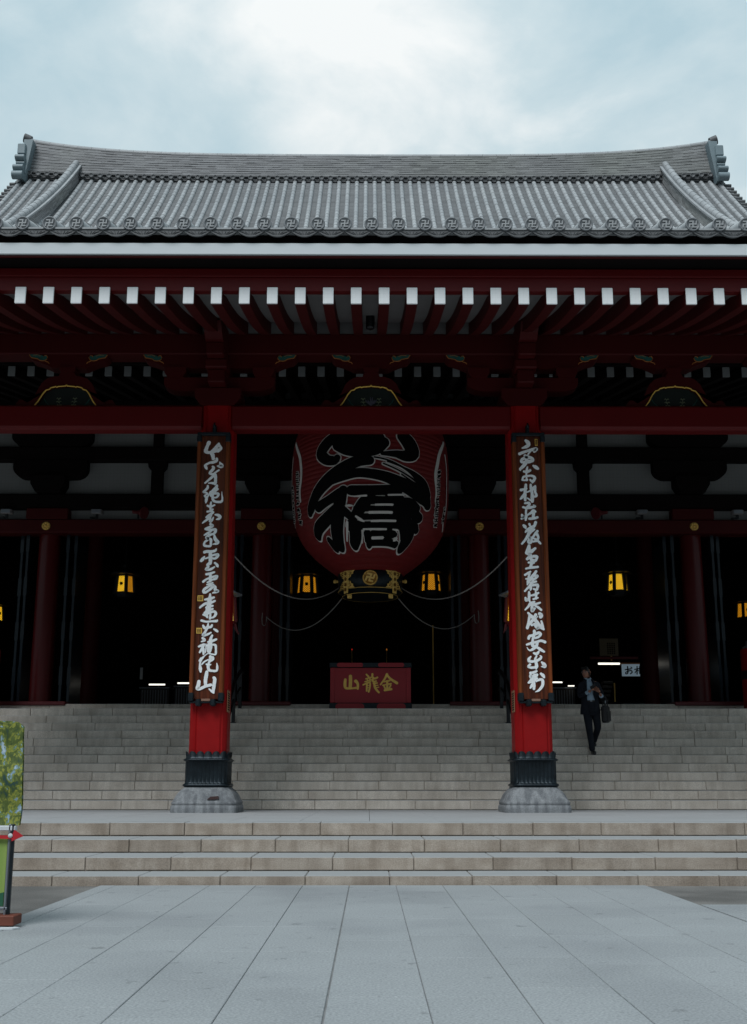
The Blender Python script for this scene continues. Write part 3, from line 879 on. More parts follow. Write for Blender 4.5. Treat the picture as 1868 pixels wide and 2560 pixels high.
for k in range(nx):
    for q in range(4): fs.append((4 * k + q, 4 * k + (q + 1) % 4, 4 * k + 4 + (q + 1) % 4, 4 * k + 4 + q))
mb.add(vs, fs)
mb.build('ridge_core', M['joint'], ridge)
mb = MB()
for k in range(-50, 50):
    a, b = RCX + k * .62, RCX + k * .62 + .61
    a, b = max(a, RCX - RHALF - .06), min(b, RCX + RHALF + .06)
    if b <= a: continue
    def cs(x): return max(-RHALF, min(RHALF, x - RCX)) + RCX
    za = RT + sag(cs(a)) + .05 + max(0, abs(a - RCX) - RHALF) * .35
    zb2 = RT + sag(cs(b)) + .05 + max(0, abs(b - RCX) - RHALF) * .35
    mb.tube([(a, RYF + .30, za), (b, RYF + .30, zb2)], .17, 10, caps=False)
mb.build('ridge_cap', M['tile'], ridge)
for sg in (-1, 1):
    mb = MB(); xe = RCX + sg * (RHALF + .02); ze = RT + sag(RCX + RHALF) + .05 + .12
    mb.tube([(xe, RYF + .3, ze), (xe + sg * .16, RYF + .28, ze + .05), (xe + sg * .30, RYF + .25, ze + .09)], [.18, .20, .205], 16)
    mb.build('ridge_end_tile', M['tile_dark'], ridge)
# band of small round tiles at the foot of the ridge
mb = MB()
vs = []
for xx in pts: vs += [(xx, RYF - .02, RB - .36 + sagb(xx)), (xx, RYF - .02, RB - .01 + sagb(xx)), (xx, RYF + .3, RB - .01 + sagb(xx)), (xx, RYF + .3, RB - .36 + sagb(xx))]
mb.add(vs, fs)
for zo, yo, th in ((-.30, .05, .035), (-.235, .08, .03), (-.01, .10, .04), (-.06, .05, .03)):
    v2 = []
    for xx in pts: v2 += [(xx, RYF - yo, RB + zo - th + sagb(xx)), (xx, RYF - yo, RB + zo + sagb(xx)), (xx, RYF, RB + zo + sagb(xx)), (xx, RYF, RB + zo - th + sagb(xx))]
    mb.add(v2, fs)
for k in range(-40, 41):
    x = TOFF + (k + .5) * TP
    if abs(x - RCX) > RHALF - .05: continue
    z = RB - .125 + sagb(x)
    mb.lathe([(RYF - .02, .10), (RYF - .17, .11), (RYF - .18, .10), (RYF - .18, .08), (RYF - .165, .075), (RYF - .165, .0)], (x, 0, z), 16, axis='Y', caps=False)
    mb.tube([(x + TP * .18, RYF - .12, z - .05), (x + TP * .34, RYF - .14, z - .10), (x + TP * .5, RYF - .14, z - .115), (x + TP * .66, RYF - .14, z - .10), (x + TP * .82, RYF - .12, z - .05)], .022, 5)
mb.build('ridge_disc_band', M['tile_dark'], ridge)
# ridge-end ornaments with their stacked scrolls
for sg in (-1, 1):
    X = RCX + sg * RHALF
    zt = RT + sag(X) - .20
    mb = MB()
    def rows_(zc__, r, x0, x1, yc):
        poly = [(yc + r * cos(radians(a)), zc__ + r * .62 * sin(radians(a))) for a in range(90, 271, 15)]
        poly += [(RYF + .6, zc__ - r * .62), (RYF + .6, zc__ + r * .62)]
        mb.prism(poly, min(x0, x1), max(x0, x1), axis='X', smooth=False)
    xa = X - sg * .02
    mb.box(min(xa, xa + sg * .34), max(xa, xa + sg * .34), RYF - .52, RYF + .6, zt - .80, zt - .30, bev=.03)
    rows_(zt - .98, .27, xa, xa + sg * .40, RYF - .36)
    rows_(zt - 1.24, .16, xa, xa + sg * .36, RYF - .38)
    rows_(zt - 1.50, .28, xa, xa + sg * .44, RYF - .42)
    orn = sub(mb.build('ridge_ornament', M['copper'], hall))
    mb = MB(); mb.lathe([(0, .185), (.46, .185)], (xa if sg > 0 else xa - .46, RYF - .55, zt - 1.86), 20, axis='X')
    mb.lathe([(-.012 if sg > 0 else .46, .13), (-.006 if sg > 0 else .472, .13)], (xa if sg > 0 else xa - .46, RYF - .55, zt - 1.86), 16, axis='X')
    mb.build('scroll', M['copper'], orn)
    mb = MB()
    xb = X - sg * .30
    pl = [(xb, zt - .04), (X + sg * .1, zt - .04), (X + sg * .06, zt - 1.3), (X + sg * .12, zt - 1.95), (X - sg * .02, zt - 2.0), (X - sg * .12, zt - 1.3), (X - sg * .22, zt - .62)]
    mb.prism(pl, RYF - .40, RYF + .2)
    mb.build('side_plate', M['copper'], orn)
    # verge tiles running out over the gable edge
    mb = MB()
    y = 42.0
    while y > 36.3:
        z = roof_z(y) + .03
        e = X + sg * .30
        mb.tube([(e, y, z), (e + sg * .32, y, z)], .088, 10)
        y -= .285
    mb.build('verge_tiles', M['tile_dark'], hall)
    # descending ridge
    XD = RCX + sg * 13.0
    def XDf(y): return XD + sg * .42 * ((42.3 - min(y, 42.3)) / 6.3) ** 1.6
    mb = MB()
    yy = [32.4 + k * .33 for k in range(30)] + [42.3]
    for c in range(8):
        h0, h1 = .10 + c * .082, .10 + c * .082 + .074
        wd = .20 - c * .006
        for a, b in zip(yy[:-1], yy[1:]):
            za, zb_ = roof_z(a), roof_z(b)
            XA, XB = XDf(a), XDf(b)
            mb.add([(XA - wd, a, za + h0), (XA + wd, a, za + h0), (XA + wd, a, za + h1), (XA - wd, a, za + h1),
                    (XB - wd, b, zb_ + h0), (XB + wd, b, zb_ + h0), (XB + wd, b, zb_ + h1), (XB - wd, b, zb_ + h1)],
                   [(0, 1, 2, 3), (7, 6, 5, 4), (0, 4, 5, 1), (1, 5, 6, 2), (2, 6, 7, 3), (3, 7, 4, 0)])
    dr = sub(mb.build('descending_ridge', M['ridge_tile'], hall))
    mb = MB()
    for k in range(len(yy) - 1):
        a, b = yy[k], yy[k + 1]
        za, zb_ = roof_z(a), roof_z(b)
        XA, XB = XDf(a), XDf(b)
        mb.add([(XA - .25, a, za + .76), (XA + .25, a, za + .76), (XA + .25, a, za + .86), (XA - .25, a, za + .86),
                (XB - .25, b, zb_ + .76), (XB + .25, b, zb_ + .76), (XB + .25, b, zb_ + .86), (XB - .25, b, zb_ + .86)],
               [(0, 1, 2, 3), (7, 6, 5, 4), (0, 4, 5, 1), (1, 5, 6, 2), (2, 6, 7, 3), (3, 7, 4, 0)])
        mb.tube([(XA, a, za + .93), (XB, b + .01, zb_ + .93)], [.142, .136], 12, caps=True)
    mb.build('cap_tiles', M['tile'], dr)
# ------------------------------------------------------------------ brush lettering
def catmull(p, step):
    n = len(p); out_ = []
    if n == 1: return [p[0]]
    for i in range(n - 1):
        p0, p1, p2, p3 = p[max(i - 1, 0)], p[i], p[i + 1], p[min(i + 2, n - 1)]
        d = hypot(p2[0] - p1[0], p2[1] - p1[1]); k = max(2, int(d / step))
        for j in range(k):
            t = j / k
            out_.append(tuple(.5 * (2 * p1[q] + (p2[q] - p0[q]) * t + (2 * p0[q] - 5 * p1[q] + 4 * p2[q] - p3[q]) * t * t + (3 * p1[q] - p0[q] - 3 * p2[q] + p3[q]) * t ** 3) for q in range(3)))
    out_.append(p[-1]); return out_
def ribbon(mb, pts, mapf, off, grow=0.0, cross=2, step=.02, cap=True, rough=0.0):
    """pts: (u, v, width); mapf(u, v, off) -> point. A brush stroke with round ends."""
    c = catmull(pts, step)
    c = [(a, b, max(.004, w_) + 2 * grow) for a, b, w_ in c]
    n = len(c)
    if n < 2: return
    dirs = []
    for i in range(n):
        a, b = c[max(i - 1, 0)], c[min(i + 1, n - 1)]
        d = hypot(b[0] - a[0], b[1] - a[1]) or 1e-6
        dirs.append(((b[0] - a[0]) / d, (b[1] - a[1]) / d))
    seq = []
    K = 4
    if cap:
        h = c[0][2] / 2
        for k in range(K, 0, -1):
            a = k / K * pi / 2 * .96; seq.append((c[0][0] - dirs[0][0] * h * sin(a), c[0][1] - dirs[0][1] * h * sin(a), h * cos(a), dirs[0]))
    for i in range(n): seq.append((c[i][0], c[i][1], c[i][2] / 2 * (1 + random.uniform(-rough, rough)), dirs[i]))
    if cap:
        h = c[-1][2] / 2
        for k in range(1, K + 1):
            a = k / K * pi / 2 * .96; seq.append((c[-1][0] + dirs[-1][0] * h * sin(a), c[-1][1] + dirs[-1][1] * h * sin(a), h * cos(a), dirs[-1]))
    vs = []; fs = []
    m = cross + 1
    for u, v, h, d in seq:
        for q in range(m):
            s_ = -1 + 2 * q / cross
            vs.append(mapf(u - d[1] * h * s_, v + d[0] * h * s_, off))
    for i in range(len(seq) - 1):
        for q in range(cross): fs.append((i * m + q, i * m + q + 1, (i + 1) * m + q + 1, (i + 1) * m + q))
    mb.add(vs, fs)
def strokes(raw, sc=.001):
    return [[(s[i] * sc, s[i + 1] * sc, s[i + 2] * sc) for i in range(0, len(s), 3)] for s in raw]
def lettering(name, raw, mapf, m, parent, off0, doff, grow=0.0, cross=1, step=.02, rough=.0):
    mb = MB()
    for i, st in enumerate(strokes(raw)): ribbon(mb, st, mapf, off0 + i * doff, grow, cross, step, rough=rough)
    return mb.build(name, m, parent)
TR = json.loads('''{"left":[[-88,4517,61,-120,4433,53,-136,4362,65,-86,4338,46,-3,4354,46,87,4386,53,128,4410,30],[84,4497,34,62,4457,61,11,4394,53,-37,4338,61,-16,4290,61,-3,4227,53],[54,4227,38,55,4195,46,3,4164,46,-58,4156,38,-117,4124,30],[84,4489,30,116,4434,38,129,4406,30,73,4362,46],[-50,4156,23,-118,4132,23,-136,4100,46,-115,4053,38,-107,4037,15],[109,4164,15,133,4116,68,149,4085,53,96,4093,46,69,4096,15],[-10,4085,30,10,4061,45,-23,4013,45,-59,3966,34,2,3950,38,53,3990,30,98,4022,27],[32,3950,45,-19,3895,42,-78,3840,34,-130,3793,26],[40,3927,53,46,3864,45,44,3793,49,37,3770,30],[37,3785,45,-31,3793,30,-69,3789,19],[-83,3742,30,-85,3707,42,-125,3660,34,-159,3632,26,-109,3621,30,-86,3597,23,-134,3566,23,-99,3535,41,-104,3472,38,-107,3441,15],[-34,3636,26,-63,3582,23,-91,3527,23],[72,3746,38,62,3715,45,18,3668,45,-26,3621,38,-40,3582,23],[85,3684,38,41,3644,38,19,3613,38,-24,3566,34],[20,3605,30,95,3605,41,96,3566,38,67,3535,26,7,3535,23],[5,3597,38,7,3519,41,31,3473,41,92,3457,34,159,3465,41,173,3519,26,164,3582,14,161,3637,5],[-17,3453,23,-23,3410,34,-26,3356,30],[-76,3391,30,-26,3371,34,41,3402,26],[-26,3356,30,-17,3317,38,13,3325,30],[-76,3286,30,-16,3294,30,29,3278,23],[22,3270,30,-29,3231,45,-88,3185,34],[-14,3216,38,-57,3162,34,-116,3115,30,-152,3084,15],[-21,3208,30,-27,3146,38,-18,3104,30,11,3139,30,29,3185,19],[61,3232,23,106,3224,45,145,3193,45,123,3162,45,82,3150,15],[-17,3066,37,22,3035,41,-45,3005,45,-96,2981,37],[-81,2981,45,-6,2966,37,69,2974,41,70,2935,45,41,2897,34,-33,2881,37],[-5,2943,30,-64,2904,37,-115,2874,19],[-3,2881,30,-62,2851,37,-84,2831,34,-39,2812,45,-1,2797,45,1,2743,37,-5,2689,37,-57,2682,34,-110,2697,37,-104,2751,30,-60,2789,37,-46,2820,30],[57,2866,30,66,2820,52,97,2774,52,127,2759,34,106,2732,45,35,2716,11],[-102,2578,45,-69,2590,45,20,2590,41,80,2605,41,94,2632,22],[-2,2582,56,1,2506,56,3,2430,56,-3,2384,52],[-153,2430,45,-132,2453,52,-107,2491,30,-96,2506,11],[-80,2468,22,-21,2491,26,52,2529,30,126,2537,41,120,2506,45,76,2468,34,31,2476,26],[-3,2392,45,-40,2361,45,-31,2323,37,-67,2285,41,-22,2274,37,30,2293,37,73,2323,22],[79,2392,30,109,2369,37,125,2339,41,133,2323,15],[-57,2198,37,2,2209,37,69,2232,30,83,2236,11],[10,2202,37,12,2141,45,6,2088,37],[-108,2069,33,-54,2111,30,19,2141,30,93,2164,33,130,2168,22,109,2126,37,65,2111,30],[50,2111,22,14,2081,33,-37,2058,22],[52,2051,22,-7,2028,33,-44,2020,19],[68,2021,22,-6,1990,33,-78,1945,44,-99,1900,37,-69,1885,37,11,1938,37,68,1990,44,98,1983,37,100,1930,52,152,1908,37,101,1892,37,57,1877,15],[17,1855,30,15,1810,44,9,1750,66,4,1675,74,-9,1607,81,-21,1540,66],[-65,1765,30,16,1780,44,81,1802,30],[98,1742,30,33,1712,37,-41,1697,30],[-146,1630,30,-113,1660,33,-56,1697,41,3,1712,44],[64,1660,30,-39,1630,37],[65,1607,30,-8,1578,44,-65,1540,37],[-87,1510,29,-34,1495,44,-19,1466,29],[8,1540,37,96,1563,37,120,1518,44,84,1466,29,33,1458,29],[31,1518,29,26,1443,37],[-113,1410,37,-31,1391,29,57,1399,29,138,1402,40,148,1417,22],[-1,1360,18,-7,1315,37,-27,1263,40,-55,1204,37,-83,1167,44,-39,1167,37,19,1189,29,48,1208,22],[-84,1326,29,-57,1285,44,1,1293,37,52,1308,40,63,1334,29],[98,1267,22,135,1245,37,158,1226,29],[-85,1115,37,-51,1078,40,-105,1056,15],[-143,975,29,-92,997,37,-60,1012,29],[-63,1004,37,-90,938,44,-125,879,29],[-68,931,44,-62,850,29],[-27,1012,18,-24,945,18,-33,872,13],[72,1159,29,51,1108,44,46,1041,59,48,967,59,36,894,51],[9,1049,29,67,1063,37,140,1093,33],[-4,990,22,69,1004,22,128,997,37,140,938,29,139,850,33,110,842,22,30,857,18],[10,1012,29,14,894,37],[15,864,11,-42,820,15,-85,776,37,-120,740,37],[-99,769,44,-115,688,26,-105,601,51,-100,557,29],[-82,681,22,-39,725,22,18,754,18],[53,806,44,48,747,37,27,688,36,22,637,44,38,586,44,89,571,33,162,575,33,171,645,29,162,696,9],[90,791,44,98,762,37,63,732,22],[-9,681,22,21,666,36,64,674,15],[3,553,44,-3,506,55,-15,418,51,-12,331,44],[-123,393,51,-129,338,55,-141,280,58,-91,280,44,-12,317,44,75,338,44],[122,455,44,137,433,51,129,346,51,121,266,44,126,208,22],[48,273,15,92,237,36,122,208,22]],"right":[[-36,4560,46,1,4520,69,0,4473,61,-55,4441,46,-101,4425,23],[-150,4321,50,-96,4345,46,-3,4377,42,89,4401,53,143,4409,53,103,4361,38],[34,4361,23,-5,4313,23],[-59,4289,46,-22,4266,61,54,4242,46,68,4202,53,-9,4178,53,-116,4170,38,-114,4218,46,-37,4258,53],[-31,4202,61,-63,4139,61,-111,4083,53,-150,4044,38,-143,4020,11],[80,4107,30,117,4084,61,155,4056,42],[-23,4083,23,-36,4028,38,-46,3957,27,-41,3847,30],[-82,4004,38,-30,3996,38,25,4028,38,17,4036,23],[-117,3854,30,-93,3910,30,-16,3925,30,52,3926,38,96,3894,46,80,3847,45,56,3808,30],[-110,3851,27,-72,3847,23,-26,3855,19],[19,3855,30,41,3831,38],[-59,3768,38,-68,3697,45,-79,3603,49,-78,3494,38],[-145,3674,45,-84,3690,30,-46,3697,19],[-86,3603,45,-133,3541,42,-161,3513,19],[24,3768,34,27,3713,45,43,3619,45,44,3541,53,42,3471,45],[-48,3635,23,-9,3650,23,37,3674,45,91,3729,45,99,3745,30],[99,3721,38,96,3643,38,117,3572,38,71,3557,30],[-43,3533,15,9,3494,30],[-83,3439,30,-15,3447,38,-9,3416,38,-40,3377,45],[-116,3369,34,-48,3354,38,28,3369,41,88,3385,34,59,3408,15],[-64,3338,30,-73,3276,30,-67,3214,38,-81,3144,30],[-142,3237,30,-128,3198,53,-98,3198,45,-151,3167,30],[-52,3229,26,10,3268,38,56,3307,53,86,3292,38],[63,3299,45,54,3229,45,44,3175,38],[-16,3167,38,52,3171,38,120,3191,38],[-117,3049,38,-95,3026,53,-85,3003,30],[-19,3072,38,-12,3049,30],[87,3103,45,63,3041,45,2,3003,60,-60,2964,45,-90,2933,23],[61,2980,30,-15,2933,60,-47,2879,45,-94,2802,37,-156,2729,30],[113,2949,38,74,2903,38,42,2856,34,-4,2818,45],[103,2895,45,124,2841,37,100,2787,37,55,2772,30,25,2764,22],[41,2825,22,100,2795,37,158,2733,30],[-40,2872,38,-27,2810,37,-50,2764,37,-14,2741,37,10,2795,37,-18,2841,30],[-37,2695,45,-46,2641,67,-78,2572,60],[66,2649,37,20,2611,52,-41,2565,67,-20,2519,60,-74,2465,45],[-74,2465,37,2,2504,37,84,2511,45,91,2481,37,52,2435,45,0,2458,37],[-14,2488,45,-1,2412,45,-18,2336,45],[-53,2404,30,29,2404,45],[-101,2298,26,-34,2313,37,41,2321,37,101,2328,34],[-119,2191,33,-66,2222,37,-28,2245,30],[-44,2214,37,-61,2146,30,-70,2085,45,-83,2025,22],[-106,2123,22,-62,2123,30],[69,2252,37,38,2207,45,-24,2131,45,-63,2063,33],[44,2176,37,96,2176,30,65,2139,33,5,2108,45],[63,2078,30,-12,2055,45,-43,2002,37,-89,1957,33,-131,1912,26],[-28,2017,45,-30,1950,37,-38,1927,15],[-13,2010,30,84,2018,45,82,1972,37,66,1935,37,22,1950,30],[-61,1897,30,-59,1852,44,-64,1776,37,-51,1731,22],[-123,1799,30,-110,1754,44,-72,1784,30],[-33,1837,22,34,1852,37,94,1882,30],[51,1904,22,56,1852,37,54,1784,30],[10,1776,30,84,1799,22],[23,1731,30,-44,1701,44,-75,1656,37,-133,1596,22],[119,1716,26,52,1694,37,-8,1679,44],[-16,1664,44,-19,1574,44,27,1619,30],[36,1664,30,87,1634,37,133,1593,33],[-86,1542,30,-57,1512,37,-7,1460,52,43,1401,59,99,1319,59,164,1267,33],[-58,1505,44,-75,1430,37,-84,1371,44,-108,1289,44],[39,1513,44,-1,1438,44,-47,1378,44,-85,1334,29],[106,1528,52,134,1505,59,119,1475,52],[75,1490,7,36,1438,11],[131,1401,30,144,1341,37,153,1289,37],[-33,1334,29,19,1349,44,40,1304,44,84,1297,44,53,1274,22],[8,1237,44,6,1185,44,-18,1111,37,-27,1037,44,-15,978,37],[-91,1111,40,-76,1148,44,-9,1170,37,81,1207,44,109,1185,44,79,1141,37,19,1118,33],[-124,1008,29,-57,1030,37,32,1052,37,113,1074,37,179,1052,44],[54,1052,44,37,993,44,-16,941,44,-75,912,26,-111,941,11,-121,963,6],[-36,993,37,44,963,37,101,927,44,159,890,29],[-11,868,29,33,853,48,63,882,37,75,901,18],[-64,809,18,-94,772,44,-95,735,44,-37,728,37,37,743,37,97,779,37,112,809,22,91,823,15],[32,816,22,8,765,37,21,706,44,27,647,51,18,603,18],[-82,677,37,-113,640,29,-54,625,37,19,633,37],[117,713,29,152,677,59,165,640,44,107,644,11],[-79,538,37,-28,545,37,24,567,29],[-72,538,29,-74,465,44,-14,501,37,30,508,37],[29,494,29,-30,457,44,-83,414,29,-117,377,22],[28,450,29,-46,406,44,-113,377,29],[-39,406,51,-27,341,51,-29,275,36],[-56,341,44,-86,290,22],[96,523,37,131,494,51,145,465,29],[12,399,22,71,428,36,115,421,44,119,348,44,88,290,40,43,246,29,-8,225,4]],"kr":[[-439,685,73,-439,563,73,-446,433,73],[-552,612,57,-560,514,65,-543,433,57,-438,421,41,-292,437,49],[-325,579,73,-280,522,57,-279,417,49],[-90,725,36,-46,680,42],[-101,631,32,16,664,32],[-79,636,32,-62,587,29],[-9,644,29,-25,587,29],[-122,566,29,16,608,29],[-163,498,32,-74,539,36,7,571,23],[-78,539,42,-85,369,39],[-85,531,29,-14,544,39,-20,426,39,-41,350,42],[-69,482,19,-17,490,19],[-73,434,19,-20,440,19],[40,734,45,42,669,45,89,636,45,149,660,42],[48,636,42,56,571,45,126,583,29],[64,531,39,145,539,29],[77,563,42,93,458,52,129,393,49,182,334,42],[105,482,23,162,490,23],[113,434,23,178,447,23],[360,729,55,308,628,45,218,506,36],[357,717,42,438,628,52,575,539,62],[291,566,32,421,592,36],[267,490,29,445,523,39],[364,579,52,364,401,45],[291,474,32,320,421,42],[440,486,36,405,426,36],[310,382,49,453,405,52]],"of":[[-154,12,22,2,36,22],[-91,100,22,-85,-4,29,-95,-84,25,-141,-103,19,-152,-68,16,-73,-28,16,7,-12,22,29,-60,25,-21,-100,19],[-1,84,13,27,60,22],[104,20,19,225,44,19],[172,100,22,162,-107,22],[165,12,16,108,-76,13],[176,12,13,206,-20,16],[244,100,22,234,-91,22]],"lb":[[-409,8204,231,-545,8063,254,-622,7865,254,-540,7698,208,-430,7659,185,-404,7708,139],[-379,7998,277,-252,7898,323,-83,7871,346,59,7902,323,155,8008,231],[-279,8112,300,-84,8080,346,83,8093,300],[408,8184,277,487,8026,323,526,7849,300,430,7759,231,301,7776,139,142,7768,69],[-12,7611,185,-155,7595,231,-326,7465,265,-498,7285,289,-650,7091,265,-760,6891,231,-832,6700,208,-852,6633,139],[-500,7158,46,-327,7283,162,-155,7348,185,24,7321,196,203,7257,219,392,7137,277,592,7014,346,725,6903,323,777,6792,208],[203,7601,18,391,7501,32,541,7385,115,676,7207,231,755,6998,208],[47,7684,18,203,7633,23,365,7528,23,527,7403,32],[154,7552,18,390,7392,23,646,7177,37],[377,7347,18,512,7226,23,657,7117,23],[-685,6720,208,-525,6827,185,-358,6941,231,-318,6987,139],[-330,6999,185,-375,6777,254,-420,6480,277,-480,6200,300,-524,5967,300],[-437,6624,208,-589,6452,254,-759,6310,242,-845,6174,185],[-343,6589,162,-246,6439,139,-197,6378,92],[-662,6041,139,-628,5926,208],[-230,6983,196,-84,6965,208,84,6976,196,331,7000,208],[0,6871,208,-86,6688,254,-164,6531,208,-234,6419,115],[220,6883,139,284,6786,139,-12,6768,162,85,6769,115],[-36,6753,115,336,6778,115,499,6781,162,609,6682,162],[-175,6600,120,87,6595,111,482,6593,208,665,6491,196],[-103,6435,115,353,6456,120],[-258,6276,231,-94,6271,143,95,6271,143,370,6292,143,582,6313,254,685,6237,115],[-206,6245,254,-218,6062,289,-255,5951,242],[362,6776,254,407,6479,300,518,6245,346,573,6065,346,562,5937,277],[-43,6112,162,-15,6005,231,-16,5935,162],[30,6115,106,176,6120,106,295,6124,185,375,6114,69],[17,5970,139,277,5971,129,427,5939,115]],"sl":[[217,6882,37,418,6915,37],[-189,6848,32,-48,6858,42],[62,6671,42,268,6686,46],[-12,6515,55,267,6530,55],[13,6349,42,327,6369,46],[-94,6196,32,218,6202,37],[-106,6168,37,-126,5954,32],[31,6036,55,184,6044,55],[369,6019,60,396,6039,78],[-300,6668,32,-255,6667,51,-217,6660,28],[-180,6444,42,-124,6377,60,-79,6343,28],[-304,6338,60,-323,6181,55,-361,6003,42],[311,6208,23,373,6197,46]],"bd":[[-1246,8373,78,-1071,8029,97,-1011,7731,97,-1012,7441,92,-1048,7190,69,-1045,6970,58],[-1307,8082,65,-1357,7741,55,-1375,7340,51,-1438,7006,51,-1407,6722,60,-1464,6566,51],[1204,8378,78,1031,8059,102,959,7756,111,918,7471,102,942,7151,69,938,6932,58],[1196,8074,69,1251,7737,55,1252,7285,51,1278,6939,60,1254,6618,69,1351,6436,55]],"sm":[[[-1150,7611,17,-1066,7583,19],[-1148,7659,17,-1087,7641,19],[-1079,7605,14,-1087,7534,15],[-1103,7640,14,-1115,7572,15],[-1105,7608,11,-1150,7556,14],[-1140,7472,17,-1076,7454,19],[-1137,7422,17,-1052,7395,19],[-1153,7526,17,-1063,7496,19],[-1112,7505,14,-1120,7436,15],[-1117,7482,14,-1104,7406,15],[-1145,7339,17,-1057,7312,19],[-1134,7286,17,-1062,7266,19],[-1102,7373,14,-1093,7290,15],[-1127,7374,14,-1126,7274,15],[-1131,7199,17,-1071,7185,19],[-1126,7221,17,-1064,7205,19],[-1142,7157,17,-1075,7139,19],[-1090,7216,14,-1102,7163,15],[-1075,7206,14,-1081,7151,15],[-1158,7078,17,-1088,7060,19],[-1154,7100,17,-1084,7082,19],[-1096,7072,14,-1106,7040,15],[-1081,7074,14,-1076,7012,15],[-1180,6955,17,-1086,6928,19],[-1155,6969,17,-1087,6952,19],[-1130,6997,14,-1149,6925,15],[-1183,6806,16,-1078,6775,18],[-1167,6844,16,-1096,6827,18],[-1163,6820,16,-1098,6805,18],[-1090,6802,15,-1098,6737,16],[-1130,6842,15,-1151,6746,16],[-1161,6695,16,-1091,6680,18],[-1171,6655,16,-1105,6641,18],[-1143,6711,16,-1074,6695,18],[-1115,6712,15,-1145,6643,16],[-1126,6676,12,-1193,6636,15],[-1163,6551,16,-1097,6538,18],[-1166,6574,16,-1080,6553,18],[-1178,6534,16,-1098,6516,18],[-1107,6559,15,-1123,6521,16],[-1139,6562,15,-1146,6509,16],[-1136,6558,12,-1119,6486,15]],[[964,7563,14,1029,7603,17],[956,7580,14,1024,7622,17],[964,7605,14,1043,7651,17],[1013,7650,15,1005,7566,16],[994,7613,12,958,7535,15],[958,7507,14,1024,7547,17],[961,7488,14,1034,7531,17],[952,7463,14,1007,7498,17],[963,7489,15,969,7453,16],[943,7303,14,1017,7345,17],[948,7388,14,1015,7428,17],[999,7405,15,987,7331,16],[960,7383,15,968,7325,16],[962,7279,14,1012,7311,17],[939,7228,14,1014,7270,17],[996,7303,15,993,7218,16],[995,7294,15,995,7230,16],[948,7159,14,1019,7198,17],[965,7084,14,1022,7117,17],[998,7163,15,1011,7128,16],[963,7167,15,968,7084,16],[945,6963,14,994,6993,16],[943,6982,14,1001,7015,16],[996,7035,15,1007,6969,16],[953,7014,15,963,6932,16],[975,6990,12,948,6921,15],[952,6857,14,1021,6894,16],[953,6819,14,1016,6853,16],[939,6892,14,1002,6926,16],[990,6903,15,996,6830,16],[971,6894,15,971,6839,16],[976,6881,12,1018,6839,15],[953,6731,14,1015,6764,16],[939,6784,14,1003,6818,16],[960,6775,15,976,6724,16],[954,6778,15,960,6711,16],[976,6773,12,954,6708,15],[952,6681,14,1023,6717,16],[968,6610,14,1037,6645,16],[948,6642,14,1020,6678,16],[1010,6691,15,1015,6620,16],[1009,6678,15,1015,6647,16],[979,6508,14,1051,6543,16],[961,6540,14,1034,6576,16],[1004,6595,15,1014,6538,16],[1005,6570,15,1017,6518,16],[999,6568,12,1049,6527,15],[1004,6431,14,1048,6456,16],[1013,6415,14,1075,6446,16],[992,6445,14,1054,6476,16],[1017,6498,15,1051,6451,16],[1046,6481,15,1063,6438,16],[1022,6470,12,1082,6433,15]],[[-1378,7433,15,-1274,7394,18],[-1357,7379,15,-1281,7354,18],[-1382,7413,15,-1272,7371,18],[-1298,7408,7,-1305,7325,8],[-1308,7429,7,-1324,7367,8],[-1310,7395,6,-1364,7354,7],[-1338,7313,15,-1247,7281,18],[-1335,7267,15,-1250,7238,18],[-1333,7244,15,-1242,7213,18],[-1321,7304,7,-1309,7241,8],[-1314,7299,7,-1321,7238,8],[-1291,7263,6,-1259,7182,7],[-1325,7162,15,-1255,7141,18],[-1332,7143,15,-1265,7124,18],[-1292,7165,7,-1296,7112,8],[-1292,7141,6,-1353,7103,7],[-1342,7048,15,-1255,7020,18],[-1331,7065,15,-1266,7047,18],[-1275,7032,7,-1295,6958,8],[-1289,7024,7,-1298,6967,8],[-1304,7025,6,-1372,6990,7],[-1371,6873,15,-1286,6847,18],[-1345,6927,15,-1273,6907,18],[-1365,6958,15,-1271,6928,18],[-1348,6938,7,-1352,6885,8],[-1302,6932,7,-1322,6848,8],[-1319,6911,6,-1395,6878,7],[-1387,6801,15,-1290,6772,18],[-1375,6840,15,-1285,6813,18],[-1298,6814,7,-1314,6755,8],[-1309,6797,7,-1316,6756,8],[-1334,6796,6,-1422,6767,7],[-1450,6706,15,-1320,6664,18],[-1422,6738,15,-1324,6709,18],[-1554,6706,15,-1354,6634,18],[-1341,6682,7,-1405,6637,8],[-1341,6710,7,-1379,6654,8],[-1375,6692,6,-1368,6624,7]],[[1196,6798,15,1249,6831,17],[1194,6818,15,1244,6850,17],[1177,6875,15,1241,6913,17],[1225,6880,9,1229,6825,10],[1185,6856,9,1190,6791,10],[1187,6698,15,1236,6729,17],[1185,6718,15,1227,6746,17],[1196,6681,15,1258,6716,17],[1181,6742,9,1208,6711,10],[1180,6768,9,1210,6707,10],[1201,6587,15,1259,6621,17],[1168,6637,15,1236,6675,17],[1202,6609,15,1255,6640,17],[1223,6660,9,1262,6587,10],[1219,6631,7,1205,6563,9]]]}''')

